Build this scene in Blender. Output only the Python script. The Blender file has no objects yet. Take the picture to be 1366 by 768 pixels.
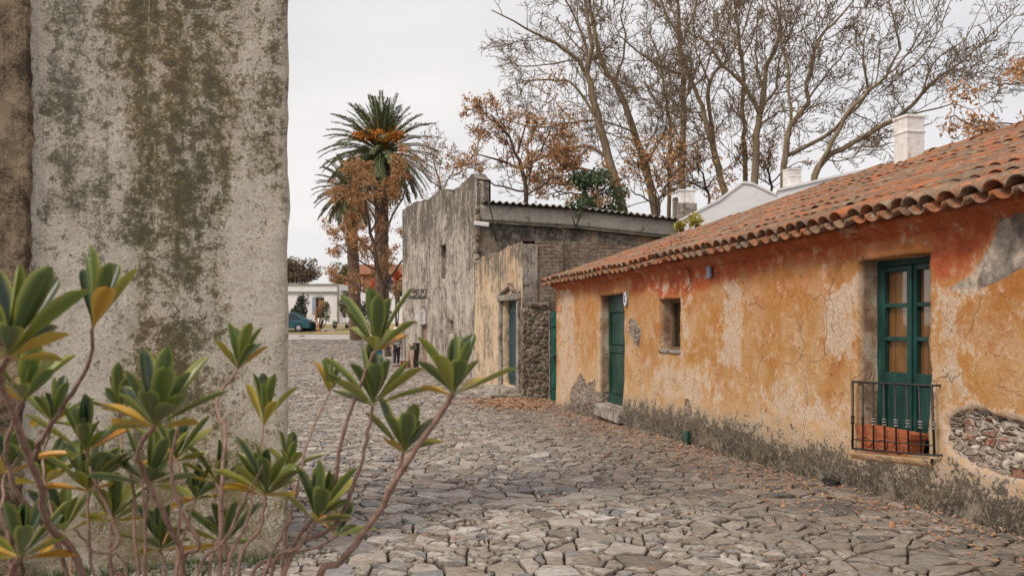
import bpy, math, random
from math import sin, cos, pi, radians, sqrt, atan2
from mathutils import Vector, Matrix, noise
V = Vector
random.seed(7)
scene = bpy.context.scene
COL = scene.collection
F = 1150.0            # focal length in photo pixels (photo is 1366 wide)
HY = 437.0            # horizon row in the photo
EYE = 1.6

# ------------------------------------------------------------------ camera, sky, sun, exposure
cam_data = bpy.data.cameras.new('camera'); cam = bpy.data.objects.new('camera', cam_data)
COL.objects.link(cam); scene.camera = cam
cam.location = (0, 0, EYE); cam.rotation_euler = (radians(90), 0, 0)
cam_data.sensor_width = 36; cam_data.lens = 36*F/1366
cam_data.shift_y = (HY-384)/1366
cam_data.clip_start = 0.05; cam_data.clip_end = 3000
cam_data.dof.use_dof = True; cam_data.dof.focus_distance = 9.5; cam_data.dof.aperture_fstop = 6.3

SUN_EL, SUN_AZ = radians(46), radians(232)      # azimuth clockwise from +Y (towards the sun)
world = bpy.data.worlds.new('World'); scene.world = world; world.use_nodes = True
wn = world.node_tree; wn.nodes.clear()
def wnode(t, **k):
    n = wn.nodes.new(t)
    for a, b in k.items(): setattr(n, a, b)
    return n
wout = wnode('ShaderNodeOutputWorld'); wbg = wnode('ShaderNodeBackground')
sky = wnode('ShaderNodeTexSky', sky_type='NISHITA', sun_disc=False, sun_elevation=SUN_EL, sun_rotation=SUN_AZ)
tc = wnode('ShaderNodeTexCoord'); mp = wnode('ShaderNodeMapping'); mp.inputs['Scale'].default_value = (1, 1, 2.6)
nz = wnode('ShaderNodeTexNoise'); nz.inputs['Scale'].default_value = 2.1; nz.inputs['Detail'].default_value = 5
cr = wnode('ShaderNodeValToRGB'); e = cr.color_ramp.elements
e[0].position = .35; e[0].color = (6.5, 6.45, 6.55, 1); e[1].position = .70; e[1].color = (8.5, 7.95, 7.7, 1)
mx = wnode('ShaderNodeMix', data_type='RGBA'); mx.inputs[0].default_value = .9
wn.links.new(tc.outputs['Generated'], mp.inputs[0]); wn.links.new(mp.outputs[0], nz.inputs[0])
wn.links.new(nz.outputs[0], cr.inputs[0]); wn.links.new(sky.outputs[0], mx.inputs[6]); wn.links.new(cr.outputs[0], mx.inputs[7])
wn.links.new(mx.outputs[2], wbg.inputs[0]); wn.links.new(wbg.outputs[0], wout.inputs[0])
wbg.inputs[1].default_value = .074

sd = bpy.data.lights.new('sun', 'SUN'); sd.energy = 1.5; sd.angle = radians(18); sd.color = (1, .90, .77)
sun = bpy.data.objects.new('sun', sd); COL.objects.link(sun)
sdir = V((sin(SUN_AZ)*cos(SUN_EL), cos(SUN_AZ)*cos(SUN_EL), sin(SUN_EL)))
sun.rotation_euler = sdir.to_track_quat('Z', 'Y').to_euler(); sun.location = (-20, -20, 30)
scene.view_settings.view_transform = 'Standard'; scene.view_settings.look = 'None'
scene.view_settings.exposure = 0.74; scene.view_settings.gamma = 1.0

# ------------------------------------------------------------------ helpers: geometry
def P(px, py, Y):
    return V(((px-683)*Y/F, Y, EYE+(HY-py)*Y/F))
def lerp(a, b, t): return a+(b-a)*t
def interp(tab, x):
    if x <= tab[0][0]: return tab[0][1]
    for (a, b), (c, d) in zip(tab, tab[1:]):
        if x <= c:
            t = (x-a)/(c-a); return b+(d-b)*t
    return tab[-1][1]
def sst(a, b, x):
    t = min(1, max(0, (x-a)/(b-a))); return t*t*(3-2*t)
def fbm(v, o=4):
    return noise.fractal(v, 1.0, 2.0, o)
GT = [(-30, .16), (6, .13), (8.5, .04), (12, 0), (18, -.13), (21, -.04), (25, .05), (30, .09), (35, .0), (38, .02), (45, .22), (54, .62), (62, 1.06), (70, 1.9), (85, 2.0), (1000, 2.0)]
def gz(x, y):
    h = (interp(GT, y-1)+interp(GT, y)+interp(GT, y+1))/3
    if y < 10: h -= .12*sst(-.2, -1.5, x)*sst(10, 7, y)
    if y < 60: h += .025*noise.noise(V((x*.35, y*.35, 3.1)))
    return h

OFF = {}
class MB:
    def __init__(s): s.v = []; s.f = []; s.c = None; s.smooth = False; s.mi = []
    def add(s, co, fs, cols=None):
        b = len(s.v); s.v.extend(co)
        s.f.extend([tuple(i+b for i in f) for f in fs])
        if cols is not None:
            if s.c is None: s.c = [(0, 0, 0, 1)]*b
            s.c.extend(cols)
        elif s.c is not None: s.c.extend([(0, 0, 0, 1)]*len(co))
        return b
    def box(s, c, sx, sy, sz, u=V((1, 0, 0)), w=None, jit=0, up=V((0, 0, 1)), cols=None):
        # centre c, half extents along u, w, up
        if w is None: w = V((-u.y, u.x, 0))
        co = []
        for a in (-1, 1):
            for b in (-1, 1):
                for d in (-1, 1):
                    p = V(c)+u*(a*sx)+w*(b*sy)+up*(d*sz)
                    if jit: p += V((random.uniform(-jit, jit), random.uniform(-jit, jit), random.uniform(-jit, jit)))
                    co.append(p)
        return s.add(co, [(0, 1, 3, 2), (4, 6, 7, 5), (0, 4, 5, 1), (2, 3, 7, 6), (0, 2, 6, 4), (1, 5, 7, 3)], [cols]*8 if cols else None)
    def tube(s, pts, rad, n=6, cap=True, cols=None):
        pts = [V(p) for p in pts]; m = len(pts)
        if not hasattr(rad, '__len__'): rad = [rad]*m
        t0 = (pts[1]-pts[0]).normalized()
        ref = V((0, 0, 1)) if abs(t0.z) < .9 else V((1, 0, 0))
        a = t0.cross(ref).normalized()
        co = []
        cs = [(cos(2*pi*k/n), sin(2*pi*k/n)) for k in range(n)]
        for i, p in enumerate(pts):
            t = (pts[min(i+1, m-1)]-pts[max(i-1, 0)])
            if t.length < 1e-9: t = t0
            t = t.normalized()
            a = (a-t*a.dot(t))
            a = a.normalized() if a.length > 1e-6 else t.orthogonal().normalized()
            b = t.cross(a); r = rad[i]
            for c_, s_ in cs: co.append(p+a*(c_*r)+b*(s_*r))
        fs = []
        for i in range(m-1):
            for k in range(n):
                k2 = (k+1) % n
                fs.append((i*n+k, i*n+k2, (i+1)*n+k2, (i+1)*n+k))
        if cap:
            fs.append(tuple(range(n-1, -1, -1))); fs.append(tuple((m-1)*n+k for k in range(n)))
        return s.add(co, fs, [cols]*len(co) if cols else None)
    def lathe(s, c, prof, n=16, ax=V((0, 0, 1))):
        x = ax.orthogonal().normalized(); y = ax.cross(x)
        co = []; m = len(prof)
        for r, h in prof:
            for k in range(n): co.append(V(c)+ax*h+x*(r*cos(2*pi*k/n))+y*(r*sin(2*pi*k/n)))
        fs = [(i*n+k, i*n+(k+1) % n, (i+1)*n+(k+1) % n, (i+1)*n+k) for i in range(m-1) for k in range(n)]
        fs.append(tuple(range(n-1, -1, -1))); fs.append(tuple((m-1)*n+k for k in range(n)))
        return s.add(co, fs)
    def grid(s, fn, nu, nv, cols=None):
        co = [fn(i/nu, j/nv) for j in range(nv+1) for i in range(nu+1)]
        w = nu+1
        return s.add(co, [(j*w+i, j*w+i+1, (j+1)*w+i+1, (j+1)*w+i) for j in range(nv) for i in range(nu)], cols)
    def build(s, name, mat=None, parent=None, origin=None, smooth=None, attr='col'):
        me = bpy.data.meshes.new(name)
        o = bpy.data.objects.new(name, me); COL.objects.link(o)
        if parent is not None:
            off = OFF[parent.name]; o.parent = parent
        else:
            off = V(origin) if origin is not None else V((0, 0, 0)); o.location = off
        OFF[o.name] = V(off)
        me.from_pydata([(v[0]-off[0], v[1]-off[1], v[2]-off[2]) for v in s.v], [], s.f)
        if s.c is not None:
            ca = me.color_attributes.new(attr, 'FLOAT_COLOR', 'POINT')
            flat = []
            for c in s.c: flat.extend((c[0], c[1], c[2], c[3] if len(c) > 3 else 1))
            ca.data.foreach_set('color', flat)
        if mat: me.materials.append(mat)
        if s.smooth if smooth is None else smooth: me.shade_smooth()
        me.update()
        return o

def tag(o, label=None, cat=None, group=None, kind=None):
    if label: o['label'] = label
    if cat: o['category'] = cat
    if group: o['group'] = group
    if kind: o['kind'] = kind
    return o
def thing(name, label, cat, loc, group=None):
    o = bpy.data.objects.new(name, None); COL.objects.link(o)
    o.location = loc; o.empty_display_size = .2; OFF[o.name] = V(loc)
    return tag(o, label, cat, group)
def bevel(o, w=.006, seg=2):
    m = o.modifiers.new('bevel', 'BEVEL'); m.width = w; m.segments = seg; m.limit_method = 'ANGLE'; return o

# ------------------------------------------------------------------ helpers: materials
class M:
    def __init__(s, name, rough=.9, spec=.3):
        s.m = bpy.data.materials.new(name); s.m.use_nodes = True; s.t = s.m.node_tree
        s.t.nodes.clear()
        s.out = s.n('ShaderNodeOutputMaterial'); s.b = s.n('ShaderNodeBsdfPrincipled')
        s.t.links.new(s.b.outputs[0], s.out.inputs[0])
        s.set(s.b.inputs['Roughness'], rough); s.set(s.b.inputs['Specular IOR Level'], spec)
        s.co = s.n('ShaderNodeTexCoord').outputs['Object']
    def n(s, t, **k):
        n = s.t.nodes.new(t)
        for a, b in k.items(): setattr(n, a, b)
        return n
    def set(s, sock, v):
        if isinstance(v, bpy.types.NodeSocket): s.t.links.new(v, sock)
        elif isinstance(v, (tuple, list)) and len(v) == 3 and sock.type == 'RGBA': sock.default_value = (*v, 1)
        else: sock.default_value = v
    def scale(s, sc, vec=None, loc=(0, 0, 0)):
        n = s.n('ShaderNodeMapping'); s.set(n.inputs[0], vec or s.co); n.inputs['Scale'].default_value = sc; n.inputs['Location'].default_value = loc
        return n.outputs[0]
    def noise(s, sc, det=4, rough=.55, vec=None, dist=0, color=False):
        n = s.n('ShaderNodeTexNoise'); s.set(n.inputs['Vector'], vec or s.co)
        n.inputs['Scale'].default_value = sc; n.inputs['Detail'].default_value = det; n.inputs['Roughness'].default_value = rough; n.inputs['Distortion'].default_value = dist
        return n.outputs[1 if color else 0]
    def vor(s, sc, feat='F1', vec=None, out='Distance', rnd=1):
        n = s.n('ShaderNodeTexVoronoi', feature=feat); s.set(n.inputs['Vector'], vec or s.co); n.inputs['Scale'].default_value = sc; n.inputs['Randomness'].default_value = rnd
        return n.outputs[out]
    def math(s, op, a, b=0., c=0., clamp=False):
        n = s.n('ShaderNodeMath', operation=op, use_clamp=clamp)
        s.set(n.inputs[0], a); s.set(n.inputs[1], b)
        if op in ('MULTIPLY_ADD',): s.set(n.inputs[2], c)
        return n.outputs[0]
    def ramp(s, fac, stops):
        n = s.n('ShaderNodeValToRGB'); s.set(n.inputs[0], fac); el = n.color_ramp.elements
        while len(el) < len(stops): el.new(.5)
        for q, (p, c) in zip(el, stops):
            q.position = p; q.color = (*c, 1) if not isinstance(c, (int, float)) else (c, c, c, 1)
        return n.outputs[0]
    def ss(s, x, a, b):
        n = s.n('ShaderNodeMapRange', interpolation_type='SMOOTHSTEP'); s.set(n.inputs[0], x); n.inputs[1].default_value = a; n.inputs[2].default_value = b
        return n.outputs[0]
    def mix(s, fac, a, b, mode='MIX'):
        n = s.n('ShaderNodeMix', data_type='RGBA', blend_type=mode)
        s.set(n.inputs[0], fac); s.set(n.inputs[6], a); s.set(n.inputs[7], b); return n.outputs[2]
    def attr(s, name='col'):
        n = s.n('ShaderNodeAttribute', attribute_name=name); return n.outputs['Color']
    def sep(s, c):
        n = s.n('ShaderNodeSeparateColor'); s.set(n.inputs[0], c); return n.outputs
    def sepv(s, c=None):
        n = s.n('ShaderNodeSeparateXYZ'); s.set(n.inputs[0], c or s.co); return n.outputs
    def island(s):
        return s.n('ShaderNodeNewGeometry').outputs['Random Per Island']
    def back(s):
        return s.n('ShaderNodeNewGeometry').outputs['Backfacing']
    def bump(s, h, st=.5, d=.02, prev=None):
        n = s.n('ShaderNodeBump'); s.set(n.inputs['Height'], h); n.inputs['Strength'].default_value = st; n.inputs['Distance'].default_value = d
        if prev: s.set(n.inputs['Normal'], prev)
        return n.outputs[0]
    def warp(s, amt, sc=3, vec=None):
        nc = s.noise(sc, 3, color=True, vec=vec)
        a = s.n('ShaderNodeVectorMath', operation='MULTIPLY_ADD'); s.set(a.inputs[0], nc); a.inputs[1].default_value = (amt, amt, amt); s.set(a.inputs[2], vec or s.co)
        return a.outputs[0]
    def done(s, col=None, nrm=None, rough=None):
        if col is not None: s.set(s.b.inputs['Base Color'], col)
        if nrm is not None: s.set(s.b.inputs['Normal'], nrm)
        if rough is not None: s.set(s.b.inputs['Roughness'], rough)
        return s.m

def simple(name, c1, c2=None, sc=6, rough=.8, bump=.15, spec=.3, metal=0, streak=None, d=.01):
    m = M(name, rough, spec); c2 = c2 or tuple(x*.6 for x in c1)
    vec = m.scale(streak) if streak else None
    f = m.noise(sc, 5, .6, vec=vec)
    m.b.inputs['Metallic'].default_value = metal
    return m.done(m.ramp(f, [(.32, c2), (.65, c1)]), m.bump(m.noise(sc*5, 4, vec=vec), bump, d) if bump else None)

# ------------------------------------------------------------------ materials
def stucco(name, pale, mid, dark, streak=1.0, dark_amt=.5, fine=30, coarse=1.2, warm=None, topz=None):
    m = M(name)
    st = m.scale((9, 9, .55)); st2 = m.scale((30, 30, 1.4))
    a = m.noise(1.0, 5, .62, vec=st); b = m.noise(1., 4, .6, vec=st2); c = m.noise(coarse, 6, .68, dist=.6); d = m.noise(fine, 4, .7)
    s1 = m.math('ADD', m.math('MULTIPLY', a, .5*streak), m.math('MULTIPLY', c, 1-.5*streak))
    s1 = m.math('ADD', s1, m.math('MULTIPLY', m.math('SUBTRACT', d, .5), .45))
    s1 = m.math('ADD', s1, m.math('MULTIPLY', m.math('SUBTRACT', b, .5), .35*streak))
    s1 = m.math('ADD', s1, m.math('MULTIPLY', m.math('SUBTRACT', m.noise(7, 5, .72), .5), .55))
    if topz: s1 = m.math('SUBTRACT', s1, m.math('MULTIPLY', m.ss(m.sepv()[2], topz[0], topz[1]), topz[2]))
    o = .41+dark_amt*.2
    col = m.ramp(s1, [(o-.11, dark), (o-.02, mid), (o+.08, pale), (o+.22, tuple(min(.8, x*1.12) for x in pale))])
    if warm:
        w = m.noise(.9, 5, .6, dist=.5); col = m.mix(m.ss(w, .52, .74), col, m.mix(.75, col, warm))
    h = m.math('ADD', m.math('MULTIPLY', d, .5), m.math('MULTIPLY', c, 1.2))
    return m.done(col, m.bump(m.noise(110, 3), .25, .006, m.bump(h, .7, .03)))

def mat_orange():
    m = M('ochre_plaster')
    a1 = m.sep(m.attr('m1')); a2 = m.sep(m.attr('m2'))
    wv = m.warp(.25, 2.2)
    n1 = m.noise(1.6, 6, .62, vec=wv); n2 = m.noise(5.5, 6, .65, vec=wv); n3 = m.noise(26, 5, .7); n4 = m.noise(75, 3, .7); n5 = m.noise(3.1, 6, .66, vec=m.scale((1, 1, 1), loc=(9, 3, 5)))
    strk = m.noise(1, 4, .6, vec=m.scale((14, 14, 1.1)))
    col = m.ramp(n1, [(.32, (.43, .165, .045)), (.42, (.53, .25, .075)), (.50, (.57, .31, .115)), (.57, (.61, .375, .19)), (.68, (.65, .45, .29))])
    col = m.mix(m.math('MULTIPLY', m.ss(m.math('ADD', n2, m.math('MULTIPLY', m.math('SUBTRACT', n3, .5), .35)), .48, .70), .62), col, (.68, .47, .31))
    col = m.mix(m.math('MULTIPLY', m.ss(m.math('ADD', n5, m.math('MULTIPLY', m.math('SUBTRACT', n3, .5), .3)), .50, .34), .8), col, (.47, .19, .05))
    col = m.mix(m.math('MULTIPLY', m.ss(strk, .56, .74), .35), col, (.42, .22, .09))
    zh = m.sepv()[2]; col = m.mix(m.math('MULTIPLY', m.ss(m.math('ADD', zh, m.math('MULTIPLY', m.math('SUBTRACT', n1, .5), 2.2)), 1.3, 2.5), .5), col, (.53, .20, .06)); col = m.mix(m.math('MULTIPLY', m.ss(m.math('ADD', zh, m.math('MULTIPLY', m.math('SUBTRACT', n5, .5), 2.2)), 1.35, .5), .45), col, (.68, .49, .30))
    def jag(x, amp=.7, lo=.42, hi=.58, nn=None):
        v = m.math('ADD', x, m.math('MULTIPLY', m.math('SUBTRACT', nn or n2, .5), amp*1.6))
        v = m.math('ADD', v, m.math('MULTIPLY', m.math('SUBTRACT', n3, .5), amp*.5))
        return m.ss(v, lo, hi)
    red = m.ramp(n2, [(.3, (.40, .065, .022)), (.5, (.54, .125, .045)), (.7, (.60, .235, .10))])
    col = m.mix(m.math('MULTIPLY', jag(a1[0], .55, .3, .75), .92), col, red)
    gre = m.ramp(n2, [(.36, (.15, .125, .105)), (.5, (.29, .25, .215)), (.64, (.46, .39, .32))])
    fg = jag(a2[1], .35); col = m.mix(fg, col, gre)
    wht = m.ramp(n3, [(.36, (.54, .37, .25)), (.52, (.68, .52, .39)), (.66, (.74, .64, .54))])
    fw = jag(a1[1], 2.2, .26, .92); col = m.mix(m.math('MULTIPLY', fw, .88), col, wht)
    rv = m.ramp(m.noise(4, 5, .65), [(.36, (.25, .155, .10)), (.5, (.42, .30, .21)), (.62, (.64, .54, .44))])
    col = m.mix(m.math('MULTIPLY', a2[2], .9), col, rv)
    # rough dark rendered base
    bk = m.ramp(n3, [(.38, (.05, .042, .035)), (.48, (.12, .10, .08)), (.56, (.26, .215, .17)), (.68, (.46, .39, .31))])
    bk = m.mix(m.ss(n1, .45, .62), bk, m.mix(.5, bk, (.36, .30, .18)))
    bk = m.mix(m.math('MULTIPLY', m.ss(m.math('ADD', n2, m.math('MULTIPLY', m.math('SUBTRACT', n3, .5), .5)), .52, .40), .85), bk, (.055, .045, .036)); bk = m.mix(m.math('MULTIPLY', m.ss(n5, .54, .68), .7), bk, (.50, .42, .33))
    gb = m.math('ADD', a1[2], m.math('MULTIPLY', m.math('SUBTRACT', n5, .5), .9)); gb = m.math('ADD', gb, m.math('MULTIPLY', m.math('SUBTRACT', n3, .5), .5))
    col = m.mix(m.math('MULTIPLY', m.ss(gb, .22, .62), .8), col, m.ramp(n3, [(.36, (.34, .27, .20)), (.5, (.50, .42, .33)), (.64, (.60, .53, .44))]))
    gd = m.math('ADD', gb, m.math('MULTIPLY', m.math('SUBTRACT', n3, .5), 1.3)); gd = m.math('ADD', gd, m.math('MULTIPLY', m.math('SUBTRACT', n2, .5), 1.1))
    fb = m.ss(gd, .52, .88); col = m.mix(m.math('MULTIPLY', fb, .93), col, bk)
    # small scabs, chips
    ch = m.math('MULTIPLY', m.ss(m.noise(11, 5, .75, vec=m.scale((1, 1, 1), loc=(4, 2, 7))), .63, .69), .8)
    col = m.mix(ch, col, m.mix(n3, (.10, .065, .04), (.30, .21, .14)))
    # exposed rubble
    vv = m.scale((1, 1, 2.5), vec=m.warp(.08, 9)); edge = m.vor(6.5, 'DISTANCE_TO_EDGE', vec=vv); cell = m.vor(6.5, 'F1', vec=vv, out='Color')
    cs = m.sep(cell)
    rub = m.ramp(cs[0], [(0, (.20, .13, .09)), (.35, (.42, .33, .27)), (.7, (.60, .50, .43)), (1, (.36, .14, .07))])
    rub = m.mix(m.ss(n3, .40, .62), m.mix(.55, rub, (.09, .06, .04)), rub)
    rub = m.mix(m.ss(edge, .10, .02), rub, (.58, .49, .41))
    fs = jag(a2[0], .3); col = m.mix(fs, col, rub)
    # cracks
    ce = m.vor(1.3, 'DISTANCE_TO_EDGE', vec=m.warp(.5, 2.0)); cm = m.math('MULTIPLY', m.ss(ce, .006, .001), m.ss(n1, .46, .55))
    col = m.mix(m.math('MULTIPLY', cm, .3), col, (.10, .06, .035))
    col = m.mix(.34, col, m.ramp(n4, [(.3, (.2, .2, .2)), (.7, (1, 1, 1))]), 'MULTIPLY')
    h = m.math('ADD', m.math('MULTIPLY', n2, .5), m.math('MULTIPLY', n3, .35))
    h = m.math('SUBTRACT', h, m.math('MULTIPLY', fw, .12)); h = m.math('SUBTRACT', h, m.math('MULTIPLY', cm, .3)); h = m.math('SUBTRACT', h, m.math('MULTIPLY', ch, .3))
    h2 = m.math('MULTIPLY', fb, m.math('MULTIPLY', n3, 1.6))
    h3 = m.math('MULTIPLY', fs, m.ss(edge, 0, .2))
    h = m.math('ADD', m.math('ADD', h, h2), m.math('MULTIPLY', h3, 1.2))
    return m.done(col, m.bump(n4, .4, .007, m.bump(h, 1.0, .035)))

def mat_leftwall():
    m = M('lichened_plaster')
    a = m.noise(1., 5, .6, vec=m.scale((2.2, 2.2, .30)), dist=.3)
    b = m.noise(2.4, 6, .68, dist=.8); c = m.noise(60, 4, .8); c2 = m.noise(17, 6, .75); k = m.noise(1., 4, .6, vec=m.scale((7, 7, .5)))
    v = m.math('ADD', m.math('MULTIPLY', a, .62), m.math('MULTIPLY', b, .38))
    v = m.math('ADD', v, m.math('MULTIPLY', m.math('SUBTRACT', c, .5), .85)); v = m.math('ADD', v, m.math('MULTIPLY', m.math('SUBTRACT', c2, .5), .95)); v = m.math('ADD', v, m.math('MULTIPLY', m.math('SUBTRACT', m.noise(5.5, 6, .7, dist=.5), .5), .45))
    v = m.math('ADD', v, m.math('MULTIPLY', m.math('SUBTRACT', k, .5), .2)); zn = m.sep(m.attr('m1')); v = m.math('ADD', v, m.math('MULTIPLY', m.math('SUBTRACT', m.math('MAXIMUM', zn[0], zn[1]), .30), .20))
    pale = m.ramp(c2, [(.36, (.60, .53, .43)), (.5, (.80, .735, .63)), (.62, (.86, .82, .74))])
    lich = m.ramp(m.noise(1.3, 5, .6, vec=m.scale((1.6, 1.6, .6), loc=(3, 1, 2))), [(.38, (.15, .135, .06)), (.5, (.225, .185, .07)), (.60, (.28, .205, .08)), (.72, (.25, .16, .075))])
    lich = m.mix(zn[1], lich, m.ramp(c2, [(.36, (.14, .135, .10)), (.62, (.32, .305, .24))]))
    lich = m.mix(m.ss(c, .45, .62), lich, m.mix(.5, lich, pale))
    col = m.mix(m.ss(v, .45, .62), pale, lich); col = m.mix(m.math('MULTIPLY', m.ss(c2, .56, .68), .32), col, (.36, .305, .20))
    dk = m.ss(m.math('ADD', v, m.math('MULTIPLY', m.math('SUBTRACT', c, .5), .4)), .62, .72)
    col = m.mix(m.math('MULTIPLY', dk, .7), col, (.05, .048, .032))
    z = m.sepv()[2]
    dr = m.math('MULTIPLY', m.ss(m.noise(1, 3, .5, vec=m.scale((55, 55, .9))), .66, .72), m.ss(a, .45, .6)); col = m.mix(m.math('MULTIPLY', dr, .55), col, (.70, .66, .58))
    low = m.math('MULTIPLY', m.ss(z, 1.25, .2), m.ss(m.math('ADD', b, m.math('MULTIPLY', c, .3)), .50, .66))
    col = m.mix(m.math('MULTIPLY', low, .7), col, (.30, .235, .12))
    sc = m.vor(1.1, 'DISTANCE_TO_EDGE', vec=m.warp(.35, 1.2)); cr_ = m.math('MULTIPLY', m.ss(sc, .006, .002), m.ss(a, .5, .6)); col = m.mix(m.math('MULTIPLY', cr_, .5), col, (.09, .075, .05))
    col = m.mix(.42, col, m.ramp(m.noise(95, 3, .75), [(.34, (.3, .28, .25)), (.47, (1, 1, 1))]), 'MULTIPLY'); col = m.mix(m.math('MULTIPLY', m.ss(m.noise(30, 5, .8, dist=.6), .60, .66), .65), col, (.085, .075, .05))
    h = m.math('ADD', m.math('MULTIPLY', c2, .6), m.math('MULTIPLY', c, .6))
    return m.done(col, m.bump(m.noise(120, 3), .3, .005, m.bump(h, 1.0, .03)))

def mat_tile():
    m = M('clay_tile'); r = m.island(); n = m.noise(7, 5, .65); f = m.noise(40, 4, .7)
    col = m.ramp(r, [(0, (.36, .125, .05)), (.2, (.48, .165, .065)), (.42, (.31, .16, .09)), (.6, (.52, .20, .09)), (.8, (.22, .145, .095)), (1, (.38, .23, .14))])
    col = m.mix(m.math('MULTIPLY', m.ss(n, .40, .60), .74), col, (.16, .115, .085))
    col = m.mix(m.math('MULTIPLY', m.ss(m.math('ADD', n, m.math('MULTIPLY', f, .5)), .80, .92), .7), col, (.44, .36, .26))
    col = m.mix(.4, col, m.ramp(f, [(.3, (.35, .35, .35)), (.65, (1, 1, 1))]), 'MULTIPLY')
    return m.done(col, m.bump(f, .5, .008))

def mat_cobble():
    m = M('cobble_stone'); r = m.island(); n = m.noise(5, 5, .6); f = m.noise(28, 5, .7); f2 = m.noise(1, 5, .65, vec=m.scale((10, 36, 30)))
    col = m.ramp(r, [(0, (.20, .17, .145)), (.18, (.37, .32, .275)), (.38, (.50, .45, .405)), (.52, (.31, .25, .195)), (.66, (.44, .40, .355)), (.78, (.19, .19, .195)), (.9, (.35, .33, .31)), (1, (.58, .535, .49))])
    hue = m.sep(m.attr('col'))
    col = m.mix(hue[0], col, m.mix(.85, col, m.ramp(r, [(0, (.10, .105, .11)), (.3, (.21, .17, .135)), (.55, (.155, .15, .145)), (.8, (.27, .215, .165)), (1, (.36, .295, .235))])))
    col = m.mix(m.math('MULTIPLY', m.ss(n, .48, .66), .5), col, (.25, .185, .13))
    col = m.mix(m.math('MULTIPLY', m.ss(f, .56, .72), .4), col, (.55, .50, .44))
    col = m.mix(.6, col, m.ramp(f2, [(.36, (.32, .30, .28)), (.56, (1, 1, 1))]), 'MULTIPLY')
    col = m.mix(m.math('MULTIPLY', hue[1], .9), col, (.09, .07, .05))
    dp = m.noise(1.1, 5, .65); col = m.mix(m.math('MULTIPLY', m.ss(dp, .50, .66), .35), col, m.mix(.6, col, (.12, .085, .055)))
    h = m.math('ADD', f, m.math('MULTIPLY', f2, .8))
    return m.done(col, m.bump(h, .65, .016), rough=m.ramp(f, [(.35, .45), (.65, .8)]))

def mat_leaf(name, cs, var=.0, rough=.5, backc=None, trans=.25):
    m = M(name, rough, .4); r = m.island()
    k = len(cs); col = m.ramp(r, [(i/(k-1), c) for i, c in enumerate(cs)])
    if backc: col = m.mix(m.back(), col, backc)
    m.done(col)
    if trans:
        t = m.n('ShaderNodeBsdfTranslucent'); m.set(t.inputs[0], col); mxs = m.n('ShaderNodeMixShader'); mxs.inputs[0].default_value = trans
        m.t.links.new(m.b.outputs[0], mxs.inputs[1]); m.t.links.new(t.outputs[0], mxs.inputs[2]); m.t.links.new(mxs.outputs[0], m.out.inputs[0])
    return m.m

def mat_rosette():
    m = M('rosette_leaf', .34, .5); a = m.attr('col'); n = m.noise(30, 4); f = m.noise(120, 3)
    col = m.mix(m.math('MULTIPLY', m.ss(n, .4, .7), .35), a, m.mix(.6, a, (.16, .19, .035)))
    bk = m.mix(.32, a, (.22, .28, .06))
    col = m.mix(m.back(), col, bk)
    m.done(col, m.bump(f, .12, .002))
    t = m.n('ShaderNodeBsdfTranslucent'); m.set(t.inputs[0], col); mxs = m.n('ShaderNodeMixShader'); mxs.inputs[0].default_value = .18
    m.t.links.new(m.b.outputs[0], mxs.inputs[1]); m.t.links.new(t.outputs[0], mxs.inputs[2]); m.t.links.new(mxs.outputs[0], m.out.inputs[0])
    return m.m

def mat_brick(name, c1, c2, mort, bw=.30, bh=.075):
    m = M(name); w = m.warp(.035, 5)
    s = m.sepv(w); cv = m.n('ShaderNodeCombineXYZ'); m.set(cv.inputs[0], s[0]); m.set(cv.inputs[1], s[2])
    b = m.n('ShaderNodeTexBrick'); m.set(b.inputs['Vector'], cv.outputs[0]); b.inputs['Scale'].default_value = 1
    b.inputs['Brick Width'].default_value = bw; b.inputs['Row Height'].default_value = bh; b.inputs['Mortar Size'].default_value = .014; b.inputs['Mortar Smooth'].default_value = .4
    m.set(b.inputs['Color1'], c1); m.set(b.inputs['Color2'], c2); m.set(b.inputs['Mortar'], mort)
    n = m.noise(14, 5, .7); p = m.noise(1.6, 6, .7)
    col = m.mix(m.ss(n, .4, .65), m.mix(.6, b.outputs[0], (.05, .04, .03)), b.outputs[0])
    col = m.mix(m.math('MULTIPLY', m.ss(p, .42, .60), .75), col, m.ramp(n, [(.35, (.12, .10, .08)), (.6, (.36, .30, .24))]))
    h = m.math('ADD', m.math('MULTIPLY', m.math('SUBTRACT', 1, b.outputs[1]), 1.0), m.math('MULTIPLY', n, .8))
    return m.done(col, m.bump(h, .9, .03))

def mat_paint(name, c, chip=(.25, .2, .14), amt=.72, rough=.5):
    m = M(name, rough, .4); n = m.noise(1, 5, .7, vec=m.scale((26, 26, 5))); g = m.noise(3, 4)
    g2 = m.noise(1, 5, .65, vec=m.scale((18, 18, 2.2), loc=(3, 3, 3))); col = m.ramp(m.math('ADD', m.math('MULTIPLY', g, .5), m.math('MULTIPLY', g2, .5)), [(.36, tuple(x*.55 for x in c)), (.5, c), (.66, tuple(min(1, x*1.5+.02) for x in c))])
    col = m.mix(m.math('MULTIPLY', m.ss(n, amt-.06, amt+.02), .8), col, chip)
    return m.done(col, m.bump(n, .25, .004))

def mat_wood(name, c1, c2, sc=(40, 40, 3)):
    m = M(name, .5, .3); n = m.noise(1, 5, .6, vec=m.scale(sc), dist=1.2)
    return m.done(m.ramp(n, [(.3, c2), (.62, c1)]), m.bump(n, .2, .004))

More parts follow.
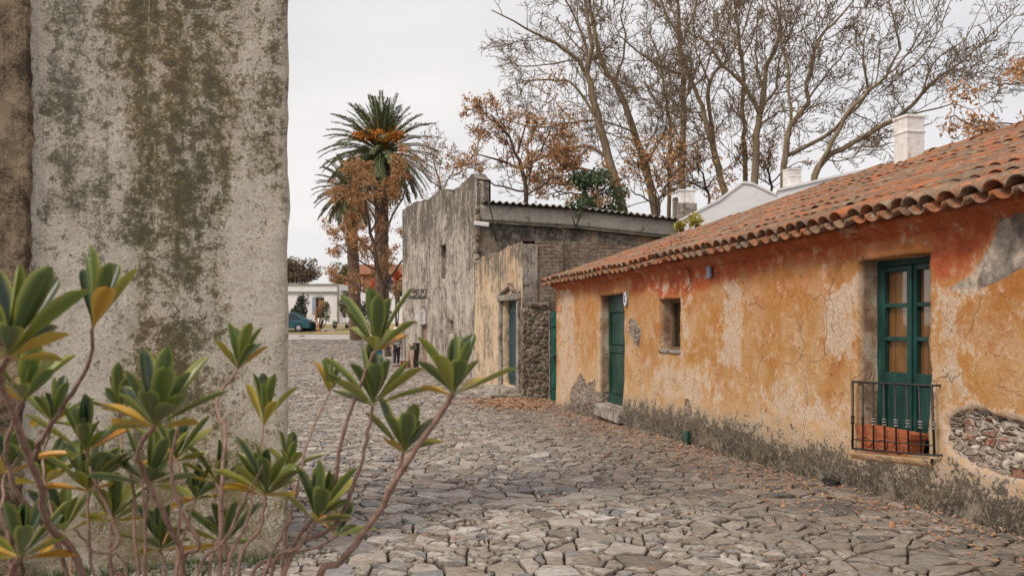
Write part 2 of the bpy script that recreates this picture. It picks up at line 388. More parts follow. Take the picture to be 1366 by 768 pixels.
def mat_bark(name, c1, c2, sc=(14, 14, 3), d=.03, moss=None):
    m = M(name); n = m.noise(1, 6, .65, vec=m.scale(sc), dist=.6); col = m.ramp(n, [(.35, c2), (.62, c1)])
    if moss:
        g = m.noise(2.5, 5, .6); col = m.mix(m.math('MULTIPLY', m.ss(g, .48, .62), .6), col, moss)
    return m.done(col, m.bump(n, .8, d))

def mat_glass():
    m = M('window_glass', .05, .5)
    tr = m.n('ShaderNodeBsdfTransparent'); tr.inputs[0].default_value = (.9, .93, .92, 1)
    gl = m.n('ShaderNodeBsdfGlossy'); gl.inputs['Roughness'].default_value = .04
    fr = m.n('ShaderNodeFresnel'); fr.inputs[0].default_value = 1.5
    f2 = m.math('MULTIPLY', fr.outputs[0], .3)
    s = m.n('ShaderNodeMixShader'); m.set(s.inputs[0], f2)
    m.t.links.new(tr.outputs[0], s.inputs[1]); m.t.links.new(gl.outputs[0], s.inputs[2]); m.t.links.new(s.outputs[0], m.out.inputs[0])
    return m.m

MAT = dict(
    orange=mat_orange(), left=mat_leftwall(), tile=mat_tile(), cobble=mat_cobble(), rosette=mat_rosette(), glass=mat_glass(),
    dirt=simple('dirt', (.13, .095, .065), (.05, .037, .027), 9, bump=.6, d=.03),
    fartower=stucco('streaked_stucco', (.52, .455, .385), (.33, .285, .24), (.11, .094, .076), .8, .48, topz=(3.4, 6.2, .085)),
    ochre2=stucco('faded_ochre_stucco', (.60, .46, .31), (.44, .335, .235), (.15, .125, .095), .85, .33, warm=(.62, .40, .24), topz=(2.3, 3.5, .12)),
    darkst=stucco('dark_stucco', (.24, .205, .165), (.13, .112, .09), (.05, .044, .036), .5, .48, coarse=2.2, warm=(.30, .185, .10)),
    fascia=stucco('cement_band', (.31, .285, .245), (.25, .23, .20), (.13, .12, .105), .8, .1),
    brick=mat_brick('weathered_brick', (.30, .16, .105), (.20, .13, .095), (.44, .37, .30), .30, .085),
    pier=stucco('pier_render', (.34, .30, .26), (.2, .17, .145), (.07, .06, .05), .6, .42, coarse=3),
    adobe=stucco('raw_masonry', (.30, .225, .15), (.18, .13, .085), (.06, .045, .03), .35, .52, fine=70, coarse=3.5),
    rubble=None,
    mortar=simple('pale_mortar', (.52, .46, .38), (.33, .28, .22), 12, bump=.6, d=.02),
    green=mat_paint('green_paint', (.007, .050, .042), (.10, .11, .08), .70),
    dgreen=mat_paint('dark_green_paint', (.008, .046, .032), (.10, .10, .07), .72),
    teal=mat_paint('teal_paint', (.016, .05, .06), (.12, .12, .1), .7),
    gate=mat_paint('gate_paint', (.016, .125, .105), (.16, .15, .11), .72),
    shutter=mat_wood('varnished_shutter', (.50, .205, .062), (.30, .105, .03), (55, 55, 1.6)),
    wood=mat_wood('old_wood', (.24, .16, .10), (.11, .07, .045)),
    brownwood=mat_wood('brown_door_wood', (.34, .23, .165), (.22, .14, .10)),
    iron=simple('wrought_iron', (.030, .026, .024), (.018, .016, .015), 20, .55, .2, .5),
    ironlt=simple('worn_lit_iron', (.34, .33, .31), (.16, .15, .14), 60, .5, .2, .5),  # door handle iron; on the baluster knuckles it paints caught light
    terra=simple('terracotta', (.47, .15, .065), (.34, .10, .045), 14, .8, .25),
    white=simple('white_paint', (.80, .79, .79), (.70, .68, .66), 4, .8, .1),
    whitewall=stucco('lime_wash', (.80, .79, .79), (.74, .72, .70), (.52, .48, .43), .5, -.25),
    whitechim=stucco('lime_wash_chimney', (.78, .76, .74), (.66, .62, .58), (.36, .32, .28), .8, .05),
    soot_hole_black=simple('soot_hole_black', (.03, .028, .028), (.015, .014, .014), 12, .9, .3),  # black for sooty flues, eyes and the shade in the drain hole
    enamel=simple('white_enamel', (.74, .72, .74), (.62, .60, .63), 30, .4, .05),
    inkblue=simple('blue_ink', (.10, .10, .20), (.06, .06, .12), 30, .6, 0),
    ltblue=simple('pale_blue_plate', (.30, .38, .52), (.22, .28, .38), 30, .6, .1),
    bark=mat_bark('grey_brown_bark', (.30, .22, .15), (.13, .095, .065), (5, 5, 1.6), .04, (.20, .17, .075)),
    darkbark=mat_bark('dark_bark', (.13, .085, .06), (.055, .038, .028), (9, 9, 3), .03),
    stem=mat_bark('shrub_stem', (.34, .215, .165), (.17, .10, .078), (70, 70, 40), .004),
    palmbark=mat_bark('palm_bark', (.20, .125, .085), (.07, .045, .032), (4, 4, 9), .08),
    
    palmdry=mat_leaf('dry_frond', [(.25, .13, .05), (.36, .20, .085), (.42, .26, .13)], trans=.15),
    fruit=mat_leaf('palm_fruit', [(.58, .20, .03), (.72, .30, .05)], trans=0),
    autumn=mat_leaf('autumn_leaf', [(.42, .20, .075), (.55, .30, .12), (.46, .26, .14), (.62, .39, .20)], trans=.3),
    brownleaf=mat_leaf('brown_leaf', [(.13, .065, .04), (.24, .12, .065), (.33, .17, .085)], trans=.2),
    green_leaf=mat_leaf('bush_leaf', [(.035, .065, .03), (.055, .10, .045), (.09, .13, .055), (.12, .15, .06)], trans=.2),
    olive=mat_leaf('olive_leaf', [(.09, .10, .045), (.14, .14, .06), (.19, .17, .075)], trans=.2),
    darkleaf=mat_leaf('dark_leaf', [(.022, .035, .024), (.04, .055, .035), (.07, .075, .045)], trans=.1),
    thatch=mat_leaf('brown_crown_leaf', [(.10, .075, .05), (.16, .115, .075), (.20, .13, .07)], trans=.1),
    yellow=mat_leaf('yellow_leaf', [(.38, .33, .06), (.48, .38, .08), (.30, .30, .07)], trans=.3),
    redflower=mat_leaf('red_flower', [(.60, .07, .025), (.70, .13, .04)], trans=.2),
    aloe=mat_leaf('aloe_leaf', [(.06, .10, .075), (.10, .14, .10)], trans=0),
    litter=mat_leaf('fallen_leaf', [(.33, .15, .075), (.46, .22, .11), (.42, .27, .16), (.25, .13, .08), (.55, .36, .23)], trans=.1),
    weed=mat_leaf('weed', [(.07, .10, .03), (.11, .14, .045)], trans=.2),
    grass=simple('dry_grass', (.40, .30, .155), (.25, .21, .095), 1.6, .9, .5, d=.05),
    roadpale=simple('pale_road', (.46, .42, .39), (.36, .33, .31), 2, .9, .2),
    redwall=simple('terracotta_wall', (.40, .18, .10), (.30, .12, .07), 2, .9, .2),
    skin=simple('skin', (.52, .32, .23), (.46, .27, .19), 12, .6, .05),
    hat=simple('straw_hat_white', (.72, .69, .64), (.60, .57, .52), 40, .8, .1),
    greycloth=simple('grey_cloth', (.42, .41, .41), (.30, .30, .31), 25, .9, .15),
    darkcloth=simple('dark_cloth', (.060, .055, .060), (.035, .033, .037), 25, .9, .15),
    bluecloth=simple('teal_blue_cloth', (.012, .17, .29), (.01, .11, .2), 25, .85, .15),
    redcloth=simple('maroon_cloth', (.22, .03, .035), (.14, .02, .025), 25, .85, .15),
    hair=simple('brown_hair', (.06, .035, .022), (.035, .02, .013), 60, .7, .2),
    carpaint=simple('car_teal_paint', (.02, .085, .11), (.015, .07, .09), 2, .25, 0, .5),
    rubber=simple('rubber', (.025, .025, .026), (.018, .018, .018), 10, .8, .1),
    chrome=simple('steel', (.5, .5, .5), (.42, .42, .42), 10, .3, 0, .5, 1),
    darkglass=simple('dark_glass', (.02, .028, .032), (.015, .02, .024), 3, .08, 0, .6),
    orangew=simple('orange_wood', (.50, .19, .075), (.38, .13, .05), 10, .7, .1),
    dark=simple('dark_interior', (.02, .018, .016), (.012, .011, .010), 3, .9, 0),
    corr=simple('old_corrugated_sheet', (.34, .30, .25), (.17, .145, .115), 3, .8, .3),
    stepst=stucco('step_stone', (.40, .35, .30), (.27, .23, .195), (.11, .095, .08), 0, .3, coarse=4),
)
def mat_palm():
    m = M('palm_frond', .55, .3); a = m.attr('col'); r = m.island()
    col = m.mix(r, m.mix(.35, a, (.05, .07, .03)), m.mix(.25, a, (.30, .30, .14)))
    return m.done(col)
MAT['palm'] = mat_palm()
def mat_rub2():
    m = M('exposed_masonry'); r = m.island(); f = m.noise(26, 5, .7); n = m.noise(7, 4)
    col = m.ramp(r, [(0, (.16, .115, .085)), (.3, (.34, .265, .21)), (.55, (.52, .43, .365)), (.78, (.62, .54, .47)), (.9, (.40, .30, .22)), (1, (.40, .15, .08))])
    col = m.mix(m.math('MULTIPLY', m.ss(f, .47, .62), .7), col, (.64, .57, .50))
    col = m.mix(m.math('MULTIPLY', m.ss(n, .54, .66), .5), col, (.12, .085, .06))
    return m.done(col, m.bump(f, .9, .02))
MAT['rubble2'] = mat_rub2()
def mat_rub():
    m = M('rubble_stone'); r = m.island(); f = m.noise(24, 5, .7); n = m.noise(6, 4)
    col = m.ramp(r, [(0, (.10, .075, .055)), (.3, (.19, .145, .11)), (.55, (.28, .22, .17)), (.8, (.15, .11, .085)), (1, (.36, .29, .23))])
    col = m.mix(m.math('MULTIPLY', m.ss(f, .5, .65), .5), col, (.40, .34, .28))
    col = m.mix(m.math('MULTIPLY', m.ss(n, .5, .65), .5), col, (.06, .045, .035))
    return m.done(col, m.bump(f, .8, .02))
MAT['rubble'] = mat_rub()

# ------------------------------------------------------------------ Voronoi stones (used by the street and by rubble walls)
def voronoi_cells(pts, R):
    """clip a square round each point by the bisectors of its neighbours"""
    cell = R; H = {}
    for i, (x, y) in enumerate(pts): H.setdefault((int(x//cell), int(y//cell)), []).append(i)
    out = []
    for i, (x, y) in enumerate(pts):
        nb = []; cx, cy = int(x//cell), int(y//cell)
        for a in range(cx-2, cx+3):
            for b in range(cy-2, cy+3):
                for j in H.get((a, b), ()):
                    if j != i:
                        dx, dy = pts[j][0]-x, pts[j][1]-y; d = dx*dx+dy*dy
                        if d < 4*R*R: nb.append((d, dx, dy))
        nb.sort(); poly = [(-R, -R), (R, -R), (R, R), (-R, R)]
        for d, dx, dy in nb[:18]:
            h = d/2; new = []; m = len(poly)
            ds = [p[0]*dx+p[1]*dy-h for p in poly]
            if max(ds) <= 0: continue
            for k in range(m):
                p, q = poly[k], poly[(k+1) % m]; a, b = ds[k], ds[(k+1) % m]
                if a <= 0: new.append(p)
                if (a < 0) != (b < 0) and a != b:
                    t = a/(a-b); new.append((p[0]+(q[0]-p[0])*t, p[1]+(q[1]-p[1])*t))
            poly = new
            if len(poly) < 3: break
        out.append(poly if len(poly) >= 3 else None)
    return out

def split_poly(poly, rnd, amin, depth=0):
    """break a flagstone into angular pieces by random cuts"""
    m = len(poly); A = sum(poly[k-1][0]*poly[k][1]-poly[k][0]*poly[k-1][1] for k in range(m))/2
    if m < 3 or abs(A) < 1e-4: return []
    if abs(A) < amin or depth > 4 or rnd.random() < .16: return [poly]
    cx = sum(p[0] for p in poly)/m; cy = sum(p[1] for p in poly)/m
    far = max(poly, key=lambda p: (p[0]-cx)**2+(p[1]-cy)**2); a = atan2(far[1]-cy, far[0]-cx)+rnd.gauss(0, .55)
    nx, ny = cos(a), sin(a); off = rnd.gauss(0, .22)*sqrt(abs(A))
    out = []
    for sg in (-1, 1):
        new = []; ds = [sg*((p[0]-cx)*nx+(p[1]-cy)*ny-off) for p in poly]
        for k in range(m):
            p, q = poly[k], poly[(k+1) % m]; u_, v_ = ds[k], ds[(k+1) % m]
            if u_ <= 0: new.append(p)
            if (u_ < 0) != (v_ < 0) and u_ != v_:
                t = u_/(u_-v_); new.append((p[0]+(q[0]-p[0])*t, p[1]+(q[1]-p[1])*t))
        if len(new) >= 3: out += split_poly(new, rnd, amin, depth+1)
    return out

def stone(mb, c, poly, to3d, gap, h, depth, rnd, col=None, tilt=.05, rough=.25):
    """one stone from a 2-D cell: to3d(x, y, height)"""
    # split long edges and jitter
    pl = []
    m = len(poly)
    for k in range(m):
        p, q = poly[k], poly[(k+1) % m]; L = math.hypot(q[0]-p[0], q[1]-p[1])
        if L < 1e-4: continue
        pl.append(p); nn = 1 if L < .12 else 2
        for j in range(1, nn+1):
            t = j/(nn+1); pl.append((p[0]+(q[0]-p[0])*t, p[1]+(q[1]-p[1])*t))
    m = len(pl)
    if m < 3: return
    mxr = max(math.hypot(*p) for p in pl)
    sm = []
    for k in range(m):       # round the corners a little
        a, b, d = pl[k-1], pl[k], pl[(k+1) % m]
        sm.append((b[0]*.8+(a[0]+d[0])*.1, b[1]*.8+(a[1]+d[1])*.1))
    cx = sum(p[0] for p in sm)/m; cy = sum(p[1] for p in sm)/m
    tx, ty = rnd.gauss(0, tilt), rnd.gauss(0, tilt)
    def ring(ins, hh, jit):
        r = []
        for (x, y) in sm:
            dx, dy = x-cx, y-cy; L = math.hypot(dx, dy)+1e-6
            k = max(.15, (L-ins)/L)
            xx, yy = cx+dx*k, cy+dy*k
            z = hh+(xx-cx)*tx+(yy-cy)*ty+rnd.uniform(-jit, jit)
            r.append(to3d(c[0]+xx+rnd.uniform(-jit, jit)*.6, c[1]+yy+rnd.uniform(-jit, jit)*.6, z))
        return r
    j = gap*rough
    co = ring(gap*.6, h-depth, j)+ring(gap*.8, h-depth*.25, j)+ring(gap*1.5, h-.003, j*.8)+ring(mxr*.45, h+.004, j)
    co.append(to3d(c[0]+cx, c[1]+cy, h+.005))
    fs = []
    for a in range(3):
        for k in range(m):
            k2 = (k+1) % m; fs.append((a*m+k, a*m+k2, (a+1)*m+k2, (a+1)*m+k))
    for k in range(m): fs.append((3*m+k, 3*m+(k+1) % m, 4*m))
    cols = None
    if col is not None:
        d = (col[0], 1., 0, 1)
        cols = [d]*m+[(col[0], .35, 0, 1)]*m+[(col[0], 0, 0, 1)]*(2*m+1)
    mb.add(co, fs, cols)

# ------------------------------------------------------------------ the orange wall's plane
U = V((-.2100, .9777, 0)); N = V((.9777, .2100, 0)); PW = 4.86
ZV = V((0, 0, 1))
def wp(s, z, d=0): return N*(PW+d)+U*s+ZV*z            # d > 0: into the house
def W(x, y, d=0):
    k = (x-683)/F; Y = (PW+d)/(N.x*k+N.y); X = k*Y
    return (U.x*X+U.y*Y, EYE+(HY-y)*Y/F)
S_END = W(742, 500)[0]; S_NEAR = 2.2

# ================================================================== SETTING
def build_ground():
    mb = MB()
    xs = sorted(set([-600, -250, -120, -60]+[-40+i for i in range(0, 81)]+[60, 120, 250, 600]))
    ys = sorted(set([-300, -100, -40]+[-20+i*.8 for i in range(0, 140)]+[100, 130, 180, 260, 400, 700, 1200]))
    co = [V((x, y, gz(x, y)-(.034 if -5 < y < 61 else .05))) for y in ys for x in xs]; w = len(xs)
    mb.add(co, [(j*w+i, j*w+i+1, (j+1)*w+i+1, (j+1)*w+i) for j in range(len(ys)-1) for i in range(w-1)])
    tag(mb.build('ground', MAT['dirt'], smooth=True), kind='structure')
build_ground()

def b3line(Y):      # street face of the far tower and the ruin, X at depth Y
    if Y < 25: return lerp(.25, -1.07, (Y-20.5)/4.5)
    return lerp(-1.02, P(537, 0, 35.9).x, (Y-25)/10.9)
def right_edge(Y):
    if Y < 18.9: return (PW+.05-.21*Y)/.9777
    if Y < 20.3: return 1.6
    if Y < 36.2: return b3line(Y)+.1
    return 6
def build_street():
    rnd = random.Random(3)
    pts = []; H = {}; cs = .7
    def rmin(x, y):
        p = x*.9777+y*.21
        r = .145
        if p > 3.0 and y < 17: r = lerp(.15, .21, sst(3.0, 3.9, p))
        
        nzv = noise.noise(V((x*.8, y*.6, 9)))
        r *= 1+.4*nzv
        if y > 36: r *= 1.35
        return 1.4*r*rnd.choice((.7, .85, 1, 1, 1.25))
    AN = 1.25
    ranges = [(1.0, 8, 14000), (8, 16, 15000), (16, 24, 12000), (24, 36, 13000), (36, 60.5, 9000)]
    for y0, y1, n in ranges:
        for _ in range(int(n*1.25)):
            y = rnd.uniform(y0, y1); xl = min(-4.2, -.27*y-3.4); xr = right_edge(y)
            if y > 36.2: xr = -.05*y+1
            x = rnd.uniform(xl, xr)
            if y < 6.6 and x < -2.2 and y > 5.3: continue
            r = rmin(x, y); ya = y/AN
            ok = True; gx, gy = int(x//cs), int(ya//cs)
            for a in (-1, 0, 1):
                for b in (-1, 0, 1):
                    for (qx, qy, qr) in H.get((gx+a, gy+b), ()):
                        rr = (r+qr)*.5
                        if (qx-x)**2+(qy-ya)**2 < rr*rr: ok = False; break
                    if not ok: break
                if not ok: break
            if ok:
                H.setdefault((gx, gy), []).append((x, ya, r)); pts.append((x, ya))
    cells = voronoi_cells(pts, .75)
    mb = MB()
    for (x, ya), poly in zip(pts, cells):
        if not poly: continue
        y = ya*AN
        poly = [(a, b*AN) for a, b in poly]
        p = x*.9777+y*.21
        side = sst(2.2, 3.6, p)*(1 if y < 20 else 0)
        base = gz(x, y)
        big = side*.5
        amin = rnd.choice((.005, .009, .014, .026))*(1+2.*big)*(1 if y < 24 else 1.6)
        for pc in split_poly(poly, rnd, amin):
            px_ = sum(q[0] for q in pc)/len(pc); py_ = sum(q[1] for q in pc)/len(pc)
            pc = [(a-px_, b-py_) for a, b in pc]
            h = .006+rnd.uniform(-.009, .009)
            if y > 30: h += .01
            gap = rnd.uniform(.004, .011)*(1.2 if y < 20 else 1.7)
            to3 = lambda a, b, z, base=base: V((a, b, base+z))
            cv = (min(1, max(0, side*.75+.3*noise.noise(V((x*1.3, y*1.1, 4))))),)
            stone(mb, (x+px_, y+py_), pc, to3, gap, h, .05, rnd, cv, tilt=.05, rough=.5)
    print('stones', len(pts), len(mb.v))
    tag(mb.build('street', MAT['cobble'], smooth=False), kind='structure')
build_street()

def build_far_ground():
    mb = MB()
    mb.grid(lambda a, b: V((lerp(-45, 8, a), lerp(57.0, 62.2, b), gz(0, lerp(57, 62.2, b))+.03)), 12, 6)
    tag(mb.build('road', MAT['roadpale'], smooth=True), kind='structure')
    mb = MB()
    def f(a, b):
        x, y = lerp(-60, 12, a), lerp(62.2, 130, b**1.6)
        return V((x, y, gz(x, y)+.10+.06*noise.noise(V((x*.5, y*.5, 0)))))
    mb.grid(f, 60, 40)
    mb.grid(lambda a, b: V((lerp(-60, 12, a), 62.2+.02*b, lerp(gz(0, 62.2)-.05, gz(0, 62.2)+.1, b))), 2, 1)
    tag(mb.build('verge', MAT['grass'], smooth=True), kind='structure')
build_far_ground()

# ------------------------------------------------------------------ generic wall with openings
def wall(O, u, nrm, s0, s1, z0, z1, res, holes=(), disp=None, attrs=None, top=None, jam=None, depth_steps=2):
    """nrm points out of the wall; holes: (s0, s1, z0, z1, depth)"""
    def lines(a, b, extra):
        n = max(1, int(round((b-a)/res))); L = [a+(b-a)*i/n for i in range(n+1)]
        for e_ in extra:
            k = min(range(len(L)), key=lambda i: abs(L[i]-e_)); L[k] = e_
        return sorted(L)
    S = lines(s0, s1, [h for q in holes for h in q[:2]]); Z = lines(z0, z1, [h for q in holes for h in q[2:4]])
    mb = MB(); idx = {}; c1 = []; c2 = []
    def isin(s, z):
        for q in holes:
            if q[0]+1e-6 < s < q[1]-1e-6 and q[2]+1e-6 < z < q[3]-1e-6: return True
        return False
    def put(s, z, d=0, rev=0, key=None):
        zz = z if top is None else min(z, top(s))
        dd = disp(s, zz) if disp else 0
        js, jz = jam(s, zz) if jam else (0, 0)
        p = O+u*(s+js)+ZV*(zz+jz)+nrm*(dd*(1 if not rev else .6)-d)
        mb.v.append(p)
        a = attrs(s, zz, rev) if attrs else ((0, 0, 0, 1), (0, 0, 0, 1))
        c1.append(a[0]); c2.append(a[1])
        return len(mb.v)-1
    for j, z in enumerate(Z):
        for i, s in enumerate(S):
            if not isin(s, z): idx[(i, j)] = put(s, z)
    for j in range(len(Z)-1):
        for i in range(len(S)-1):
            sc, zc = (S[i]+S[i+1])/2, (Z[j]+Z[j+1])/2
            if isin(sc, zc): continue
            if top is not None and Z[j] >= max(top(S[i]), top(S[i+1])): continue
            mb.f.append((idx[(i, j)], idx[(i+1, j)], idx[(i+1, j+1)], idx[(i, j+1)]))
    for q in holes:
        i0, i1, j0, j1 = S.index(q[0]), S.index(q[1]), Z.index(q[2]), Z.index(q[3])
        loop = [(i, j0) for i in range(i0, i1)]+[(i1, j) for j in range(j0, j1)]+[(i, j1) for i in range(i1, i0, -1)]+[(i0, j) for j in range(j1, j0, -1)]
        prev = [idx[k] for k in loop]
        nd = max(1, depth_steps)
        for st in range(1, nd+1):
            cur = [put(S[i], Z[j], q[4]*st/nd, 1) for i, j in loop]
            m = len(loop)
            for k in range(m): mb.f.append((prev[k], prev[(k+1) % m], cur[(k+1) % m], cur[k]))
            prev = cur
    mb.c1, mb.c2 = c1, c2
    return mb
def build_wall(mb, name, mat, parent):
    o = mb.build(name, mat, parent, smooth=True)
    for nm, cc in (('m1', mb.c1), ('m2', mb.c2)):
        ca = o.data.color_attributes.new(nm, 'FLOAT_COLOR', 'POINT'); flat = []
        for c in cc: flat.extend(c)
        ca.data.foreach_set('color', flat)
    return o

# ================================================================== ORANGE HOUSE
def inpoly_sd(x, y, poly):
    """signed distance, positive inside"""
    ins = False; d = 1e9; m = len(poly)
    for k in range(m):
        x1, y1 = poly[k]; x2, y2 = poly[(k+1) % m]
        if (y1 > y) != (y2 > y) and x < (x2-x1)*(y-y1)/(y2-y1)+x1: ins = not ins
        dx, dy = x2-x1, y2-y1; t = max(0, min(1, ((x-x1)*dx+(y-y1)*dy)/(dx*dx+dy*dy+1e-9)))
        d = min(d, math.hypot(x-x1-dx*t, y-y1-dy*t))
    return d if ins else -d
def zone(pix, soft=.12, amt=1.0):
    return ([W(*p) for p in pix], soft, amt)
RED = [zone([(840, 350), (840, 396), (876, 392), (884, 402), (925, 392), (965, 376), (1010, 366), (1050, 356), (1140, 348), (1140, 290), (960, 320)], .15, .9),
       zone([(1140, 300), (1140, 345), (1225, 332), (1240, 335), (1247, 378), (1292, 366), (1326, 322), (1336, 274), (1366, 255), (1366, 240)], .10, 1.0),
       zone([(748, 370), (748, 392), (800, 392), (830, 384), (838, 365)], .12, .7), zone([(1000, 340), (990, 392), (1060, 400), (1130, 372), (1140, 330)], .3, .45)]
GREY = [zone([(1338, 268), (1329, 318), (1298, 366), (1262, 386), (1290, 392), (1330, 378), (1385, 345), (1420, 250)], .04)]
WHT = [zone([(966, 372), (962, 470), (955, 495), (990, 492), (994, 430), (984, 368)], .08, .9), zone([(1104, 385), (1100, 470), (1130, 478), (1147, 460), (1147, 360)], .08, 1.0),
       zone([(746, 385), (744, 535), (768, 530), (766, 390)], .12, .8), zone([(862, 480), (870, 540), (960, 548), (965, 500), (900, 470)], .25, .62),
       zone([(1000, 520), (1010, 578), (1130, 590), (1138, 545), (1060, 505)], .25, .66), zone([(1243, 382), (1246, 560), (1275, 548), (1290, 470), (1285, 400)], .15, .82),
       zone([(1290, 385), (1290, 410), (1320, 400), (1325, 384)], .1, .8), zone([(870, 372), (872, 392), (920, 385), (930, 366)], .15, .55), zone([(800, 400), (796, 530), (812, 530), (812, 400)], .08, .7),
       zone([(1150, 600), (1150, 660), (1248, 672), (1248, 615)], .1, .75), zone([(1262, 640), (1366, 690), (1366, 640), (1300, 625)], .08, .6), zone([(905, 392), (905, 470), (925, 470), (925, 390)], .1, .5)]
STN = [zone([(1263, 560), (1280, 549), (1312, 546), (1330, 556), (1372, 566), (1410, 575), (1410, 655), (1366, 640), (1330, 630), (1290, 618), (1268, 600)], .05),
       zone([(756, 552), (760, 520), (773, 492), (781, 508), (793, 512), (805, 530), (808, 552)], .12, .75), zone([(838, 428), (840, 452), (852, 462), (856, 446), (846, 426)], .04, .9), zone([(912, 536), (912, 556), (926, 560), (924, 540)], .05, .8)]
DKL = [(700, 548), (745, 540), (790, 535), (850, 535), (900, 545), (950, 553), (1060, 583), (1150, 603), (1250, 618), (1366, 650), (1500, 690)]
DKT = [W(*p) for p in DKL]; DKT.sort()
def zval(zs, s, z):
    v = 0
    for poly, soft, amt in zs:
        sd = inpoly_sd(s, z, poly); v = max(v, amt*min(1, max(0, .5+sd/(2*soft))))
    return v
GD = (W(805, 0)[0], )
def opening(x0, x1, ytop, ybot, xm=None):
    sa, sb = W(x1, 400)[0], W(x0, 400)[0]; xm = xm or (x0+x1)/2
    return [sa, sb, W(xm, ybot)[1], W(xm, ytop)[1]]
H_DOOR = tuple(opening(800, 832, 393, 541)+[.24]); H_WIN = tuple(opening(881, 908, 398.5, 467.5)+[.34]); H_FR = tuple(opening(1145, 1241, 343, 602)+[.30])
def house_disp(s, z):
    d = .022*fbm(V((s*.55, z*.6, 1.7)), 3)+.008*noise.noise(V((s*3, z*3, 5)))
    dk = sst(.25, -.10, z-interp(DKT, s))
    d += dk*(.012+.012*noise.noise(V((s*9, z*9, 2)))+.01*noise.noise(V((s*20, z*20, 8))))
    d += .05*sst(.5, -.1, z-.05)*sst(6.3, 5.9, s)
    st = zval(STN[:1], s, z)
    if st > .3:
        k = sst(.35, .7, st+.15*noise.noise(V((s*8, z*8, 3))))
        d -= k*(.055-.02*noise.noise(V((s*14, z*26, 1))))
    return d
def house_attr(s, z, rev):
    oa, ob = .10*fbm(V((s*2.4, z*2.4, 31)), 4), .14*fbm(V((s*2.4, z*2.4, 17)), 4)
    red = zval(RED, s+oa, z+ob*.6); wh = zval(WHT, s+oa, z+ob); sp_ = inpoly_sd(s+oa*.3, z+ob*.3, STN[0][0]); wh = max(wh, .95*sst(-.11, -.03, sp_)); dk = min(1, max(0, .5-(z-interp(DKT, s))/.62))
    st = max(zval(STN[:1], s, z), zval(STN[1:], s+oa*1.2, z+ob)); gr = zval(GREY, s, z)
    return ((red, wh, dk, 1), (st, gr, float(rev), 1))
def house_jam(s, z):
    j = 0
    for q in (H_FR, H_DOOR, H_WIN):
        if q[2]-.02 < z < q[3]+.02:
            if abs(s-q[0]) < .003: j = .030*noise.noise(V((z*4.5, s, 3)))+.014*noise.noise(V((z*13, s, 1)))
            elif abs(s-q[1]) < .003: j = .012*noise.noise(V((z*4, s, 6)))
    return (j, .01*noise.noise(V((s*3, z*2, 12))))

house = thing('orange_house', 'single storey house of peeling ochre and red plaster under a clay tile roof', 'house', wp(10, 0))
EAVE_Z = 2.565
mb = wall(N*PW, U, -N, S_NEAR, S_END, -.45, 2.63, .032, (H_DOOR, H_WIN, H_FR), house_disp, house_attr, jam=house_jam, depth_steps=4)
build_wall(mb, 'wall', MAT['orange'], house)
# end and back walls
mb = wall(N*PW+U*S_END, N, U, 0, 7.4, -.45, 4.1, .12, disp=lambda s, z: .015*fbm(V((s, z, 3)), 2), attrs=lambda s, z, r: ((.2, .4, sst(.6, .1, z), 1), (0, 0, 0, 1)), top=lambda s: 2.53+.36*min(s+.1, 7.6-s))
build_wall(mb, 'end_wall', MAT['orange'], house)
mb = MB(); mb.box(wp((S_NEAR+S_END)/2, 1.1, 7.3), (S_END-S_NEAR)/2, .08, 1.5, U); mb.build('back_wall', MAT['orange'], house)
mb = MB(); mb.box(wp(S_NEAR-.02, 1.1, 3.7), .05, 3.6, 1.5, U); mb.build('end_wall', MAT['orange'], house)

